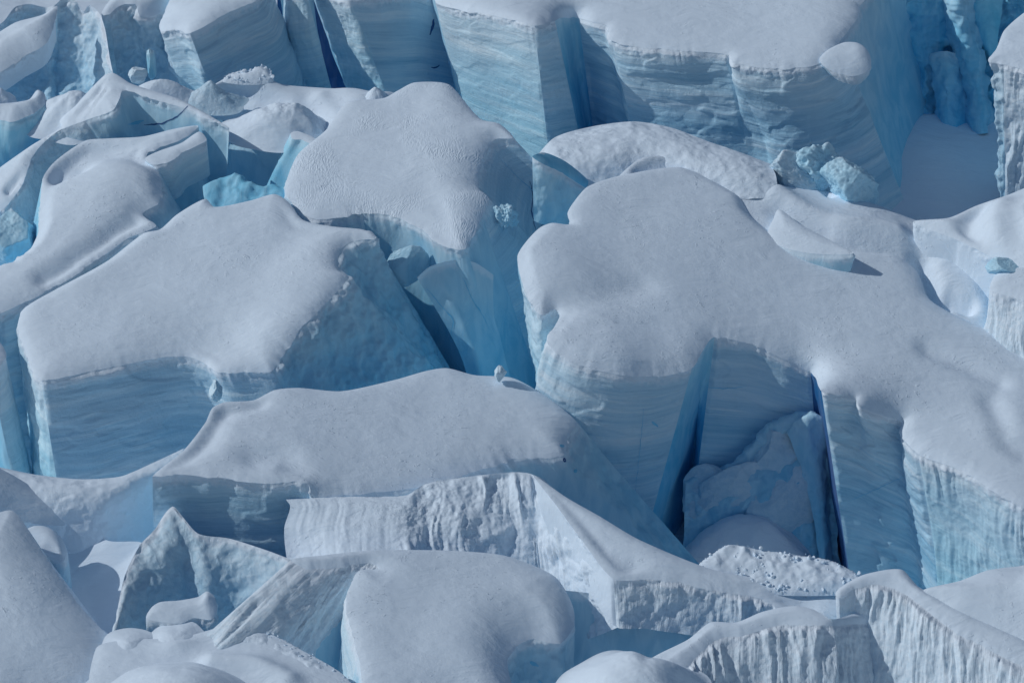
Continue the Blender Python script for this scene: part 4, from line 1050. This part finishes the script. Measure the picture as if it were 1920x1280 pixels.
serac(t, Plane(95, 1020, 1.0, 0.5, -0.2), [(40,1000), (62,986), (84,986), (104,996), (118,1012), (125,1036), (118,1052), (98,1045), (70,1040)], [('ice_side', 4, 8, 'clean', ICE_CLEAN, 0.3)], lean={4:(130,1080), 5:(132,1080)}, H=6, jit=0, roll=(0.8, 1.0), cap='snow_top')
o = mound(None, 'snow_mound', 320, 1345, 190, 4.2, SNOW, plane=Plane(320, 1345, 4.2), ry=10, rough=0.04, peak=1.9, seed=75, skew=0.3)
tag(o, 'smooth low snow mound cut by the bottom edge, right of the snow cone', 'snow mound', GM)

t = thing('snow_ridge', 'low grooved ridge with a curling snow lip at the bottom right', 'snow ridge', 1400, 1220, GR)
serac(t, Plane(1400, 1190, 3.6, 0.42), [(1180,1262), (1230,1228), (1290,1198), (1332,1166), (1380,1166), (1430,1146), (1490,1135), (1525,1142), (1560,1160), (1600,1150,2.5), (1650,1136,6.2), (1660,1160,6.4), (1605,1170,2.8), (1545,1173), (1460,1172), (1400,1190), (1340,1200), (1290,1250), (1240,1340), (1180,1340)],
    [('grooved_face', 11, 17, 'flute', ICE_FLUTE, 0.75), ('snow_side', 17, 19, 'snow', SNOW, 0.4)], lean={11:(1700,1340,-4), 13:(1560,1340,-6), 15:(1400,1340,-6), 17:(1280,1340,-5)}, H=16, roll=(0.7, 1.2), cap='snow_lip')
t = thing('snow_ridge', 'steep grooved ridge with a snow crest sloping to the bottom right corner', 'snow ridge', 1720, 1170, GR)
serac(t, Plane(1720, 1130, 3.8, 0.5, -0.05), [(1566,1110), (1590,1091), (1625,1075), (1690,1067), (1722,1099), (1800,1140), (1920,1198), (2000,1235), (2000,1300), (1920,1252), (1830,1206), (1760,1164), (1705,1118), (1650,1096), (1600,1102), (1574,1120)],
    [('grooved_face', 8, 14, 'flute', ICE_FLUTE, 0.75), ('grooved_face', 14, 0, 'flute', ICE_FLUTE, 0.4)], lean={0:(1570,1180), 8:(2000,1440,-6), 11:(1740,1380,-7), 13:(1640,1300,-6), 14:(1580,1260,-2)}, H=22, roll=(0.5, 0.8), cap='snow_crest')
t = thing('snow_drift', 'plump snow drift at the right edge behind the steep grooved ridge', 'snow drift', 1860, 1110, GM)
serac(t, Plane(1860, 1110, 3.0, 0.45, -0.12), [(1730,1106), (1800,1088), (1850,1069), (1900,1062), (2000,1058), (2000,1260), (1900,1205), (1830,1170), (1790,1150), (1755,1122)], [('drift_edge', 7, 0, 'rough', ICE_PALE_LIT, 0.4)], H=6, jit=0, roll=(3.0, 3.5), cap='snow_top')
o = mound(None, 'snow_mound', 1185, 1318, 150, 4.6, SNOW, plane=Plane(1185, 1318, 4.0), ry=8, rough=0.05, peak=2.2, skew=0.2, seed=77)
tag(o, 'dark smooth snow mound at the bottom edge left of the low grooved ridge', 'snow mound', GM)
